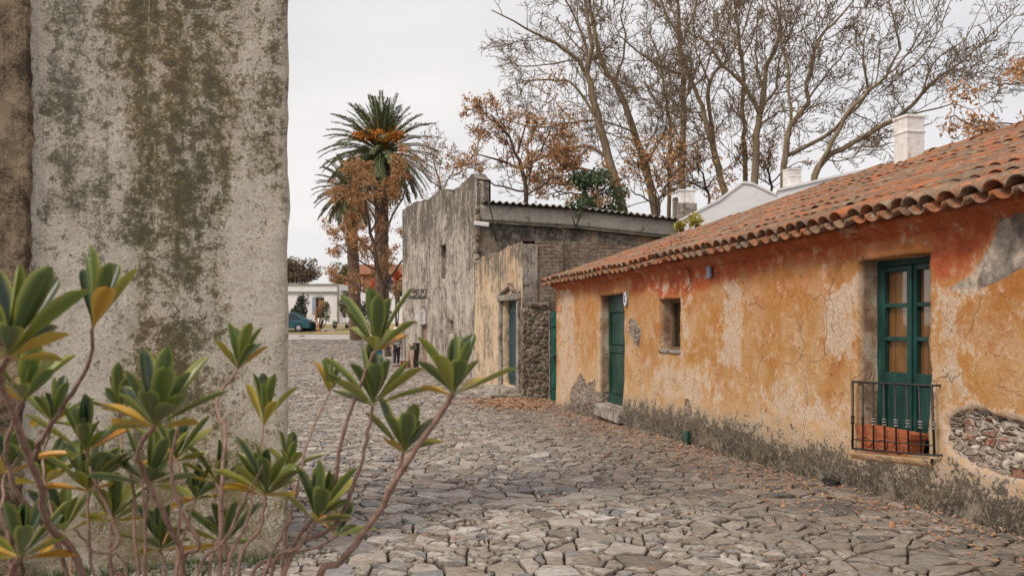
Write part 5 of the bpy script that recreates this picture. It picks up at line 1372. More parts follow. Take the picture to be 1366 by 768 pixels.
def palm(cx, cy, Y, Rf, trunk_w, label, seed, nf=85, skirt=0, fruits=0, leanx=0):
    rnd = random.Random(seed); c = P(cx, cy, Y); g0 = gz(c.x, Y); base = V((c.x+leanx, Y, g0))
    t = thing('palm_tree', label, 'palm tree', base, 'palms beyond the square')
    mb = MB(); n = 40; pts = []; rad = []
    for i in range(n+1):
        f = i/n; p = base.lerp(c-ZV*.2, f); pts.append(p); rad.append(trunk_w/2*(1.15-.15*f+(.10 if i % 2 else 0)+.25*sst(.9, 1, f)))
    mb.tube(pts, rad, 12); mb.build('trunk', MAT['palmbark'], t)
    def frond(mb, d0, L, droop, dens=44, lw=.042, hang=.5):
        g_ = rnd.random(); fc = (lerp(.055, .17, g_), lerp(.085, .185, g_), lerp(.035, .085, g_), 1)
        p = c.copy()+d0*.25; d = d0.copy(); ns = 9; pts = [p]; 
        for i in range(ns):
            d = (d+V((0, 0, -droop*(.25+1.2*i/ns)))).normalized(); p = p+d*(L/ns); pts.append(p)
        mb.tube(pts, [lerp(.05, .014, i/ns) for i in range(ns+1)], 3, cap=False, cols=(.30, .30, .15, 1))
        for k in range(dens):
            f = lerp(.12, 1, k/(dens-1))*ns; i = min(ns-1, int(f)); q = pts[i].lerp(pts[i+1], f-i); tn_ = (pts[i+1]-pts[i]).normalized()
            sd = tn_.cross(ZV); sd = sd.normalized() if sd.length > .05 else V((1, 0, 0)); up_ = sd.cross(tn_)
            ll = L*.155*sin(pi*(.18+.75*k/dens))*rnd.uniform(.6, 1.2)+.08
            for sg_ in (-1, 1):
                ld = (tn_*.95+sd*sg_*.6+up_*rnd.uniform(.05, .35)-ZV*hang*.3).normalized(); e_ = q+ld*ll-ZV*ll*hang*.25
                wv = ld.cross(up_).normalized()*lw
                mb.add([q-wv*.6, q+ld*ll*.5-wv*.6+up_*.01, e_, q+ld*ll*.5+wv*.6], [(0, 1, 2, 3)], [fc]*4)
    mb = MB(); ga = 2.39996
    for k in range(nf):
        f = (k+.5)/nf; el = lerp(radians(84), radians(-46), f**.85); az = k*ga+rnd.uniform(-.1, .1)
        d = V((cos(az)*cos(el), sin(az)*cos(el), sin(el)))
        frond(mb, d, Rf*1.0*rnd.uniform(.88, 1.08)*(.86+.14*sin(pi*f)), lerp(.09, .17, f), hang=lerp(.2, .9, f))
    mb.build('crown', MAT['palm'], t)
    if skirt:
        mb = MB()
        for k in range(skirt):
            az = k*ga; el = radians(rnd.uniform(-62, -30)); d = V((cos(az)*cos(el), sin(az)*cos(el), sin(el))); frond(mb, d, Rf*rnd.uniform(.7, .95), .10, 16, .035, 1.)
        mb.build('dry_fronds', MAT['palmdry'], t)
    for k in range(fruits):
        a = [-2.25, -1.5, -.85][k % 3]; cc_ = c+V((cos(a)*1.5, sin(a)*1.75, .75-.1*(k % 2))); mb = MB()
        for j in range(220):
            p = cc_+V((rnd.gauss(0, .22), rnd.gauss(0, .18), rnd.gauss(0, .15))); leafquad(mb, p, rnd, .11)
        for j in range(8): mb.tube([c+V((0, 0, .15)), cc_+V((rnd.gauss(0, .15), rnd.gauss(0, .1), .18)), cc_+V((rnd.gauss(0, .3), rnd.gauss(0, .2), -.15))], .02, 3)
        mb.build('fruit_cluster', MAT['fruit'], t)
palm(509, 205, 49, 3.35, .72, 'tall palm with a broad green crown and orange fruit clusters', 41, 135, 26, 3)
palm(468, 258, 57, 2.5, .70, 'shorter palm at the left, its crown half hidden by the taller palm', 42, 95, 14, 0, leanx=.35)

# ------------------------------------------------------------------ bushes
def bush(name, label, cat, c, rx, ry, rz, n, leaf, size, seed, stems=6, group=None, lobes=7, bark='darkbark', ground=True):
    rnd = random.Random(seed); c = V(c); g0 = gz(c.x, c.y)+(.10 if c.y > 62 else 0); base = V((c.x, c.y, g0)) if ground else V((c.x, c.y, c.z-rz))
    t = thing(name, label, cat, base, group); lf = MB(); cl = []
    for k in range(lobes):
        cl.append((c+V((rnd.uniform(-.65, .65)*rx, rnd.uniform(-.65, .65)*ry, rnd.uniform(-.7, .65)*rz)), rnd.uniform(.3, .55)))
    for _ in range(n):
        q, s_ = rnd.choice(cl); d = V((rnd.gauss(0, 1), rnd.gauss(0, 1), rnd.gauss(0, 1))).normalized()*rnd.random()**.4
        leafquad(lf, q+V((d.x*rx*s_, d.y*ry*s_, d.z*rz*s_)), rnd, size)
    lf.build('foliage', MAT[leaf], t)
    st = MB()
    for k in range(stems):
        q = cl[k % lobes][0]; m_ = base.lerp(q, .5)+V((rnd.gauss(0, .1)*rx, rnd.gauss(0, .1)*ry, 0)); st.tube([base-ZV*.1+V((rnd.gauss(0, .1)*rx, 0, 0)), m_, q], [.05*max(.5, rz), .035*max(.5, rz), .012], 5)
    st.build('stems', MAT[bark], t, smooth=True)
    return t
bush('evergreen_bush', 'dark green bush poking over the corrugated roof before the leaning trunk', 'bush', P(792, 258, 30.5), 1.25, .9, .85, 2300, 'green_leaf', .075, 51)
bush('shrub', 'orange and green shrub against the white house window', 'shrub', P(428, 416, 64.5), .75, .5, .95, 900, 'olive', .07, 52)
bush('shrub', 'dark bushy shrub at the left end of the white house behind the car', 'shrub', P(396, 408, 66), .95, .6, 1.3, 1500, 'darkleaf', .09, 53)
bush('shrub', 'leafy olive green shrub right of the white house downpipe', 'shrub', P(462, 406, 66), .75, .6, 1.1, 1300, 'olive', .08, 54)
bush('shrub', 'dark spreading shrub under the two palms beside the street', 'shrub', P(500, 412, 55), 1.3, .7, 1.0, 1600, 'darkleaf', .08, 55)
bush('olive_tree', 'olive green tree top behind the white house roof left of the palm trunk', 'tree', P(453, 362, 80), 1.3, 1.0, 1.3, 1300, 'olive', .11, 56)
bush('shrub', 'orange flowering shrub in front of the white house window', 'shrub', P(426, 410, 63.8), .38, .3, .6, 350, 'autumn', .06, 57)
bush('yellow_climber', 'yellow green climbing plant sprouting over the tiled roof edge', 'climber', P(918, 297, 22.5), .42, .3, .36, 190, 'yellow', .085, 58, 5, ground=False)
bush('climber', 'thin green creeper hanging over the cement band under the corrugated roof', 'climber', P(768, 283, 24.6), .35, .2, .35, 160, 'green_leaf', .05, 59, 3, ground=False)
bush('shrub', 'red flowering shrub between the palm trunks', 'shrub', P(501, 385, 52), .38, .4, .75, 330, 'redflower', .09, 60)
bush('shrub', 'small red flowering shrub beside the tall stucco house end', 'shrub', P(529, 372, 50), .32, .3, .9, 240, 'redflower', .08, 61)
def thatch_tree():
    c = P(395, 362, 74); t = bush('brown_tree', 'round brown topped tree behind the white house left end', 'tree', c, 2.3, 1.6, 1.15, 4200, 'thatch', .12, 62, 7, lobes=24)
thatch_tree()
mb = MB(); pts = [P(398, 398, 62.6), P(404, 388, 63), P(409, 380, 63.5), P(412, 370, 64)]; 
def aloe(c, R, label, seed):
    rnd = random.Random(seed); t = thing('aloe', label, 'plant', c); mb = MB()
    for k in range(22):
        az = k*2.4; el = radians(rnd.uniform(15, 80)); d = V((cos(az)*cos(el), sin(az)*cos(el), sin(el))); q = c+ZV*.25
        pts = [q, q+d*R*.5+ZV*.03, q+d*R-ZV*R*.08]; mb.tube(pts, [.05, .04, .006], 4)
    mb.build('leaves', MAT['aloe'], t)
    mb = MB(); mb.tube([c-ZV*.1, c+ZV*.3], .1, 8); mb.build('stem', MAT['darkbark'], t)
aloe(V((P(531, 0, 47).x, 47, P(0, 402, 47).z)), .95, 'spiky grey green aloe beside the end of the tall stucco house', 3)

# ================================================================== FAR WHITE HOUSE AND ITS YARD
def white_house():
    Y = 69.0; x0, x1 = P(372, 0, Y).x, P(452.5, 0, Y).x; g0 = gz(x0, Y)-.2; zt_ = P(0, 378.5, Y).z
    t = thing('white_house', 'low flat roofed white house with a dark window across the square', 'house', ((x0+x1)/2, Y, g0))
    wx0, wx1 = P(421, 0, Y).x, P(432.5, 0, Y).x; wz0, wz1 = P(0, 424, Y).z, P(0, 397, Y).z
    mb = wall(V((x0-8, Y, 0)), V((1, 0, 0)), V((0, -1, 0)), 0, x1-x0+8, g0, zt_, .25, ((wx0-x0+8, wx1-x0+8, wz0, wz1, .2),), lambda s, z: .01*fbm(V((s, z, 0)), 2))
    build_wall(mb, 'wall', MAT['whitewall'], t)
    mb = MB(); mb.grid(lambda a, b: V((x1, Y+a*8, lerp(g0, zt_, b))), 2, 2); mb.build('end_wall', MAT['whitewall'], t)
    mb = MB(); zc = P(0, 389.5, Y).z; mb.box(V(((x0-8+x1)/2, Y-.06, zc)), (x1-x0+8)/2+.06, .08, .055); mb.box(V(((x0-8+x1)/2, Y-.03, zt_-.05)), (x1-x0+8)/2+.04, .06, .05); mb.build('cornice', MAT['fascia'], t)
    mb = MB(); mb.box(V(((x0-8+x1)/2, Y+4, zt_-.2)), (x1-x0+8)/2-.05, 3.9, .05); mb.build('roof', MAT['fascia'], t)
    mb = MB(); w_ = wx1-wx0
    for a, b in ((wx0, wx0+.1), (wx1-.1, wx1), ((wx0+wx1)/2-.04, (wx0+wx1)/2+.04)): mb.box(V(((a+b)/2, Y+.14, (wz0+wz1)/2)), (b-a)/2, .03, (wz1-wz0)/2)
    for z in (wz0+.05, wz1-.05, lerp(wz0, wz1, .6)): mb.box(V(((wx0+wx1)/2, Y+.142, z)), w_/2, .028, .045)
    w = mb.build('window', MAT['teal'], t)
    mb = MB(); mb.box(V(((wx0+wx1)/2, Y+.19, (wz0+wz1)/2)), w_/2+.02, .01, (wz1-wz0)/2); mb.build('pane', MAT['darkglass'], w)
    mb = MB(); mb.box(V(((wx0+wx1)/2-w_/2-.14, Y-.05, (wz0+wz1)/2+.05)), .10, .03, (wz1-wz0)/2); mb.build('shutter', MAT['ltblue'], w)
    mb = MB(); xp = P(451, 0, Y).x; mb.tube([V((xp, Y-.1, g0)), V((xp, Y-.1, zc)), V((xp, Y-.02, zt_-.1))], .07, 8); mb.build('downpipe', MAT['fascia'], t)
    # garden wall running right
    y2 = 70; xa, xb = P(452, 0, y2).x+.12, P(540, 0, y2).x; zt2 = P(0, 389, y2).z
    t2 = thing('garden_wall', 'white garden wall with cornice joining the white house behind the shrubs', 'wall', ((xa+xb)/2, y2, g0))
    mb = MB(); mb.box(V(((xa+xb)/2, y2+.15, (g0+zt2)/2)), (xb-xa)/2, .15, (zt2-g0)/2); mb.build('wall', MAT['whitewall'], t2)
    mb = MB(); mb.box(V(((xa+xb)/2, y2+.15, zt2+.05)), (xb-xa)/2, .2, .05); mb.build('coping', MAT['fascia'], t2)
white_house()
def red_house():
    Y = 84; x0, x1 = P(456, 0, Y).x, P(560, 0, Y).x; g0 = 1.9; zt_ = P(0, 366, Y).z
    t = thing('terracotta_house', 'terracotta coloured house with tiled roof behind the palms', 'house', ((x0+x1)/2, Y, g0))
    mb = MB(); mb.box(V(((x0+x1)/2, Y+3, (g0+zt_)/2)), (x1-x0)/2, 3, (zt_-g0)/2); mb.build('wall', MAT['redwall'], t)
    mb = MB(); mb.grid(lambda a, b: V((lerp(x0-.3, x1+.3, a), Y-.4+b*3.6, zt_+b*1.2+.05*sin(a*200))), 200, 2); mb.grid(lambda a, b: V((lerp(x0-.3, x1+.3, a), Y+6.6-b*3.4, zt_+b*1.2)), 4, 2); mb.build('roof', MAT['tile'], t)
    for px in (478, 520, 535):
        mb = MB(); x = P(px, 0, Y).x; mb.box(V((x, Y-.03, P(0, 380, Y).z)), .35, .05, .6); w = mb.build('window', MAT['darkglass'], t)
        mb = MB()
        for s_ in (-1, 1): mb.box(V((x+s_*.38, Y-.06, P(0, 380, Y).z)), .05, .05, .66)
        for s_ in (-1, 1): mb.box(V((x, Y-.06, P(0, 380, Y).z+s_*.62)), .33, .05, .05)
        mb.build('frame', MAT['white'], w)
red_house()
def car():
    Yc = 62.9; xr = P(413, 0, Yc).x; L = 3.9; g0 = gz(xr, Yc)+.12; H_ = 1.42
    t = thing('parked_car', 'dark teal parked car before the shrub at the white house', 'car', (xr-L/2, Yc+.8, g0))
    prof = [(0, .25), (.02, .62), (.12, .80), (.9, .90), (1.45, 1.36), (1.7, H_), (2.8, H_), (3.35, 1.0), (3.8, .92), (3.9, .70), (3.88, .28)]
    mb = MB(); w = .80; rings = []
    n = len(prof)
    co = []
    for yo, k in ((-w, 0), (-w*.93, 1), (w*.93, 1), (w, 0)):
        for x, z in prof: 
            zz = z if k or z < .95 else lerp(.95, z, .15) if False else z
            inset = .10*max(0, (z-.9)/.5)
            co.append(V((xr-L+x, Yc+.8+(yo-math.copysign(inset, yo)), g0+zz+(.015 if k else 0))))
    fs = []
    for a in range(3):
        for i in range(n-1): fs.append((a*n+i, a*n+i+1, (a+1)*n+i+1, (a+1)*n+i))
        fs.append((a*n+n-1, a*n, (a+1)*n, (a+1)*n+n-1))
    fs.append(tuple(range(n-1, -1, -1))); fs.append(tuple(3*n+i for i in range(n)))
    mb.add(co, fs); bevel(mb.build('body', MAT['carpaint'], t), .03, 2)
    for xa, xb in ((1.15, 2.05), (2.12, 3.15)):
        mb = MB(); zt0, zt1 = .95, 1.34
        sh = .35 if xa < 2 else -.1; she = 0 if xa < 2 else -.32
        yq = lambda z: Yc+.8-w+.10*max(0, (z-.9)/.5)-.012
        mb.add([V((xr-L+xa, yq(zt0), g0+zt0)), V((xr-L+xb, yq(zt0), g0+zt0)), V((xr-L+xb+she, yq(zt1), g0+zt1)), V((xr-L+xa+max(0, sh), yq(zt1), g0+zt1))], [(0, 1, 2, 3)]); mb.build('side_window', MAT['darkglass'], t)
    for xw in (.75, 3.1):
        for yo in (-w+.08, w-.08):
            cw = V((xr-L+xw, Yc+.8+yo, g0+.31)); s_ = -1 if yo < 0 else 1
            mb = MB(); mb.lathe(cw-V((0, s_*.1, 0)), [(.2, 0), (.31, .01), (.31, .2), (.2, .21)], 20, V((0, s_, 0))); wh = mb.build('wheel', MAT['rubber'], t, smooth=False)
            mb = MB(); mb.lathe(cw+V((0, s_*.10, 0)), [(.19, 0), (.18, .02), (.04, .03)], 12, V((0, s_, 0))); mb.build('rim', MAT['chrome'], wh)
    for xw, mt in ((.05, 'enamel'), (3.86, 'redcloth')):
        mb = MB(); mb.box(V((xr-L+xw, Yc+.8-w*.72, g0+.72)), .05, .14, .07); mb.build('headlight' if xw < 1 else 'tail_light', MAT[mt], t)
car()
# notice board, leaning plank, stones, pot, bench near the white house
def far_bits():
    Y = 64; g = gz(-15, Y)+.10
    t = thing('notice_board', 'small white notice board on dark base beside the parked car', 'sign', (P(415, 0, Y).x, Y, g))
    zc = P(0, 425, Y).z; mb = MB(); mb.box(V((P(415.5, 0, Y).x, Y, zc)), .26, .03, .30); bevel(mb.build('panel', MAT['white'], t), .01)
    mb = MB(); mb.box(V((P(415.5, 0, Y).x, Y+.05, (g+zc)/2-.1)), .30, .12, (zc-g)/2-.12); mb.build('base', MAT['darkcloth'], t)
    mb = MB(); a, b = P(420, 418, 63.5), V((P(427.5, 0, 63.5).x, 63.3, gz(-14, 63.3)+.1)); mb.tube([b, a.lerp(b, .5), a], [.06, .055, .05], 6)
    tag(mb.build('wooden_post', MAT['orangew'], None, b), 'tan wooden post leaning left in front of the window shrub', 'post')
    mb = MB(); rr = random.Random(3)
    for k, px in enumerate((431, 437, 443)):
        mb = MB(); c = V((P(px, 0, 63.6).x, 63.6+.2*k, gz(-14, 63.6)+.16)); 
        mb.lathe(c-ZV*.15, [(.22, 0), (.30, .1), (.26, .22), (.12, .30)], 9)
        for i, v in enumerate(mb.v): mb.v[i] = v+V((rr.gauss(0, .03), rr.gauss(0, .03), rr.gauss(0, .02)))
        tag(mb.build('boulder', MAT['stepst'], None, c), ['dark boulder nearest the leaning wooden post', 'dark boulder between two others below the white house', 'dark boulder closest to the urn'][k], 'rock', 'boulders on the verge')
    c = V((P(446.5, 0, 64).x, 64, gz(-13, 64)+.1)); t = thing('urn_planter', 'dark urn with a small plant standing against the white house', 'planter', c)
    mb = MB(); mb.lathe(c, [(.13, 0), (.06, .12), (.14, .25), (.19, .42), (.16, .44)], 12); mb.build('urn', MAT['iron'], t, smooth=True)
    mb = MB(); [leafquad(mb, c+V((rr.gauss(0, .1), rr.gauss(0, .1), .55+rr.gauss(0, .12))), rr, .09) for _ in range(50)]; mb.build('plant', MAT['darkleaf'], t)
    c = V((P(462, 0, 64.5).x, 64.5, gz(-12, 64.5)+.1)); t = thing('garden_bench', 'white slatted bench under the shrub right of the white house', 'bench', c)
    mb = MB(); [mb.box(c+V((0, -.2+.1*k, .44)), .5, .04, .02) for k in range(4)]; mb.build('seat', MAT['white'], t)
    mb = MB(); [mb.box(c+V((0, .25, .62+.13*k)), .5, .02, .045) for k in range(3)]; mb.build('backrest', MAT['white'], t)
    for s_ in (-1, 1):
        mb = MB(); mb.box(c+V((s_*.43, -.2, .21)), .03, .03, .21); mb.box(c+V((s_*.43, .22, .46)), .03, .03, .46); mb.build('leg', MAT['white'], t)
far_bits()

# white building with gable behind the tiled roof
def white_gable():
    Y = 25.5; t = thing('white_gable_house', 'whitewashed house gable rising behind the clay tile roof', 'house', (P(1000, 0, Y).x, Y, 0))
    O = P(905, 300, Y); O.z = 0; u_ = V((1, .02, 0)).normalized()
    pts = [(904, 294), (960, 265), (991, 242), (1003, 243), (1035, 258), (1037, 252), (1060, 247), (1096, 238), (1150, 226)]
    tab = [((P(x, 0, Y).x-O.x), P(0, y, Y).z) for x, y in pts]
    L = tab[-1][0]
    mb = wall(O, u_, V((0, -1, 0)), 0, L, 0, max(z for s, z in tab)+.1, .05, (), lambda s, z: .012*fbm(V((s, z, 0)), 2), None, lambda s: interp(tab, s)); build_wall(mb, 'gable_wall', MAT['whitewall'], t)
    mb = MB(); mb.grid(lambda a, b: O+u_*(a*L)+V((0, lerp(-.04, .35, b), interp(tab, a*L)+.01)), 240, 1); mb.grid(lambda a, b: O+u_*(a*L)+V((0, -.04, interp(tab, a*L)+lerp(-.06, .01, b))), 240, 1); mb.build('coping', MAT['white'], t)
    mb = MB(); mb.grid(lambda a, b: O+u_*(a*L)+V((0, .3+b*6, interp(tab, a*L)-.08)), 40, 2); mb.build('roof', MAT['fascia'], t)
    c = P(1064, 300, Y-.0)+V((0, .5, 0)); chimney('chimney', c, .40, .4, 5.0, P(0, 222, Y).z, t)
    # square cistern at the left
    c = P(914, 264, 26.5); t2 = thing('roof_tank', 'pale square water tank on the flat roof left of the white gable', 'tank', c-ZV*.3)
    mb = MB(); mb.box(c, .24, .24, .20); mb.box(c+ZV*.2, .27, .27, .03); bevel(mb.build('tank', MAT['whitechim'], t2), .02)
    mb = MB(); mb.box(c-ZV*.55-V((.25, 0, 0)), .12, .12, .55); mb.box(c-ZV*1.0, .3, .3, .8); mb.build('pillar', MAT['pier'], t2)
white_gable()

# ================================================================== PEOPLE
def skin(name, verts, edges, radii, mat, parent, sub=2, root=0):
    me = bpy.data.meshes.new(name); off = OFF[parent.name]
    me.from_pydata([V(v)-off for v in verts], edges, []); o = bpy.data.objects.new(name, me); COL.objects.link(o); o.parent = parent; OFF[o.name] = off
    md = o.modifiers.new('skin', 'SKIN'); me.skin_vertices.new() if not me.skin_vertices else None
    for i, r in enumerate(radii):
        sv = me.skin_vertices[0].data[i]; sv.radius = (r, r) if not hasattr(r, '__len__') else r; sv.use_root = (i == root)
    md.use_smooth_shade = True; sb = o.modifiers.new('sub', 'SUBSURF'); sb.levels = sub; sb.render_levels = sub
    me.materials.append(mat); return o
def person(x, y, rot, h, label, shirt, legs, hat=None, hairm='hair', arm=0):
    g0 = gz(x, y)+.015; base = V((x, y, g0)); k = h/1.75; c_, s_ = cos(rot), sin(rot)
    def T(a, b, z): return base+V((a*c_-b*s_, a*s_+b*c_, z))*k      # b < 0: front
    t = thing('person', label, 'person', base)
    vs = []; es = []; rs = []
    def add(p, r, par=None):
        vs.append(T(*p)); rs.append((r[0]*k, r[1]*k) if hasattr(r, '__len__') else r*k); i = len(vs)-1
        if par is not None: es.append((par, i))
        return i
    pel = add((0, 0, .95), (.12, .085)); wst = add((0, 0, 1.12), (.10, .075), pel); ch = add((0, .0, 1.30), (.125, .085), wst); nk = add((0, .01, 1.43), (.055, .055), ch); nk2 = add((0, 0, 1.50), .052, nk)
    hd = add((0, -.018, 1.575), (.088, .10), nk2); hd2 = add((0, -.008, 1.685), (.098, .118), hd)
    nos = add((0, -.115, 1.625), .012, hd)
    for sd in (-1, 1):
        hp = add((sd*.095, 0, .88), .088, pel); kn = add((sd*.10, -.01+sd*.04, .50), .060, hp); an = add((sd*.105, .02+sd*.03, .09), .042, kn); add((sd*.115, -.12+sd*.03, .035), .036, an)
        sh = add((sd*.17, 0, 1.37), .045, ch); el = add((sd*.235, .03-arm*.05, 1.13), .042, sh); wr = add((sd*.22, -.07-arm*.12, .90+arm*.12), .029, el)
        pm = add((sd*.215, -.10-arm*.15, .83+arm*.12), (.020, .034), wr)
        for f in range(4):
            a_ = add((sd*.215, -.13-arm*.15+f*.020, .775+arm*.12), .0095, pm); add((sd*.205, -.135-arm*.15+f*.020, .735+arm*.12+.006*abs(f-1.5)), .008, a_)
        th_ = add((sd*.20, -.150-arm*.15, .82+arm*.12), .011, pm); add((sd*.195, -.165-arm*.15, .785+arm*.12), .009, th_)
    skin('body', vs, es, rs, MAT['skin'], t)
    # clothes follow the body
    def cloth(name, pts, mat):
        v = [T(*p[0]) for p in pts]; r = [((p[1][0]*k, p[1][1]*k) if hasattr(p[1], '__len__') else p[1]*k) for p in pts]; e_ = [(p[2], i) for i, p in enumerate(pts) if p[2] is not None]
        skin(name, v, e_, r, MAT[mat], t)
    cl = [((0, 0, .82), (.19, .15), None), ((0, 0, .97), (.178, .138), 0), ((0, 0, 1.14), (.165, .128), 1), ((0, 0, 1.32), (.185, .135), 2), ((0, .01, 1.45), (.085, .085), 3), ((0, .01, 1.50), (.07, .07), 4)]
    for sd in (-1, 1):
        i = len(cl); cl += [((sd*.185, 0, 1.385), .082, 3), ((sd*.235, .03-arm*.05, 1.13), .056, i), ((sd*.224, -.05-arm*.1, .95+arm*.11), .046, i+1)]
    cloth('shirt', cl, shirt)
    lg = [((0, 0, 1.08), (.15, .115), None), ((0, 0, .96), (.16, .12), 0)]
    for sd in (-1, 1):
        i = len(lg); lg += [((sd*.095, 0, .86), .108, 1), ((sd*.10, -.01+sd*.04, .50), .075, i), ((sd*.105, .02+sd*.03, .12), .058, i+1)]
    cloth('trousers', lg, legs)
    for sd in (-1, 1):
        mb = MB(); mb.box(T(sd*.112, -.04+sd*.03, .03), .048*k, .135*k, .035*k, V((c_, s_, 0))); bevel(mb.build('shoe', MAT['darkcloth'], t), .02, 2)
        mb = MB(); mb.lathe(T(sd*.028, -.098, 1.665), [(.001, -.008), (.010, -.004), (.012, 0), (.001, .008)], 8); mb.build('eye', MAT['soot_hole_black'], t)
    mb = MB(); mb.tube([T(-.022, -.103, 1.575), T(.022, -.103, 1.575)], .005, 4); mb.build('mouth', MAT['redcloth'], t)
    mb = MB(); cH = T(0, .026, 1.685)
    for i in range(1): mb.lathe(cH, [(.096*k, -.03*k), (.102*k, .02*k), (.09*k, .07*k), (.05*k, .105*k), (.005, .115*k)], 14)
    mb.build('hair', MAT[hairm], t, smooth=True)
    if hat:
        mb = MB(); cH = T(0, -.005, 1.70); mb.lathe(cH, [(.17*k, -.012*k), (.172*k, .0), (.11*k, .012*k), (.108*k, .07*k), (.085*k, .108*k), (.01, .118*k)], 20); mb.build('hat', MAT[hat], t, smooth=True)
    return t
person(P(529, 0, 35.2).x, 35.2, .5, 1.56, 'person in a white hat, grey shirt and dark trousers by the tall stucco house', 'greycloth', 'darkcloth', 'hat')
person(P(505, 0, 35.8).x, 35.8, 2.2, 1.58, 'person in a teal blue top half hidden by the shrub leaves', 'bluecloth', 'bluecloth', None, arm=.6)

# ================================================================== FALLEN LEAVES AND WEEDS
def litter():
    rnd = random.Random(17); mb = MB(); wd = MB()
    def put(x, y, s, m=mb, lift=.02):
        p = V((x, y, gz(x, y)+lift+rnd.uniform(0, .015))); a = rnd.uniform(0, 6.28); u_ = V((cos(a), sin(a), rnd.gauss(0, .25))); v_ = V((-sin(a), cos(a), rnd.gauss(0, .3))); k = s*rnd.uniform(.6, 1.3)
        m.add([p-u_*k, p-u_*k*.2+v_*k*.5, p+u_*k, p-u_*k*.1-v_*k*.5, p+ZV*k*.25], [(0, 1, 4), (1, 2, 4), (2, 3, 4), (3, 0, 4)])
    for _ in range(2300):            # along the foot of the orange house
        s = rnd.uniform(S_NEAR+1, S_END+.5); d = -abs(rnd.gauss(0, .55))-.03; p = wp(s, 0, d); put(p.x, p.y, .024)
    for _ in range(1100):
        x, y = rnd.gauss(.05, .55), rnd.gauss(19.3, .7)
        if x < b3line(max(20.5, y))-.05 or y < 20.2: put(x, y, .05)
    for _ in range(1500):
        y = rnd.uniform(4.6, 17); x = rnd.uniform(-1, right_edge(y)); 
        if noise.noise(V((x*.7, y*.5, 2))) > -.05 and rnd.random() < .25+.75*sst(.5, 3.5, x*.98+y*.21): put(x, y, .019)
    for _ in range(500):
        y = rnd.uniform(6, 36); x = rnd.uniform(-.25*y, right_edge(y)-.1); put(x, y, .03)
    for _ in range(260):
        y = rnd.uniform(26, 34); x = b3line(y)-abs(rnd.gauss(0, .3)); put(x, y, .045)
    tag(mb.build('fallen_leaves', MAT['litter']), 'scattered orange brown leaves lying on the cobbles', 'leaves', kind='stuff')
    for _ in range(900):
        if rnd.random() < .45:
            p = LC+lu*rnd.uniform(-.1, 1.6)+ln*abs(rnd.gauss(0.02, .16)); x, y = p.x, p.y
        else:
            y = rnd.uniform(4.5, 15); x = rnd.uniform(-1, right_edge(y)-.05)
            if noise.noise(V((x*1.1, y*.9, 7))) < .28: continue
        b = V((x, y, gz(x, y)-.01)); 
        for j in range(4):
            a = rnd.uniform(0, 6.28); h = rnd.uniform(.03, .09); o_ = V((cos(a), sin(a), 0))*rnd.uniform(.01, .05); w = V((-sin(a), cos(a), 0))*.004
            wd.add([b-w, b+w, b+o_+ZV*h], [(0, 1, 2)])
    tag(wd.build('weeds', MAT['weed']), 'small green weeds growing between the stones', 'grass', kind='stuff')
litter()

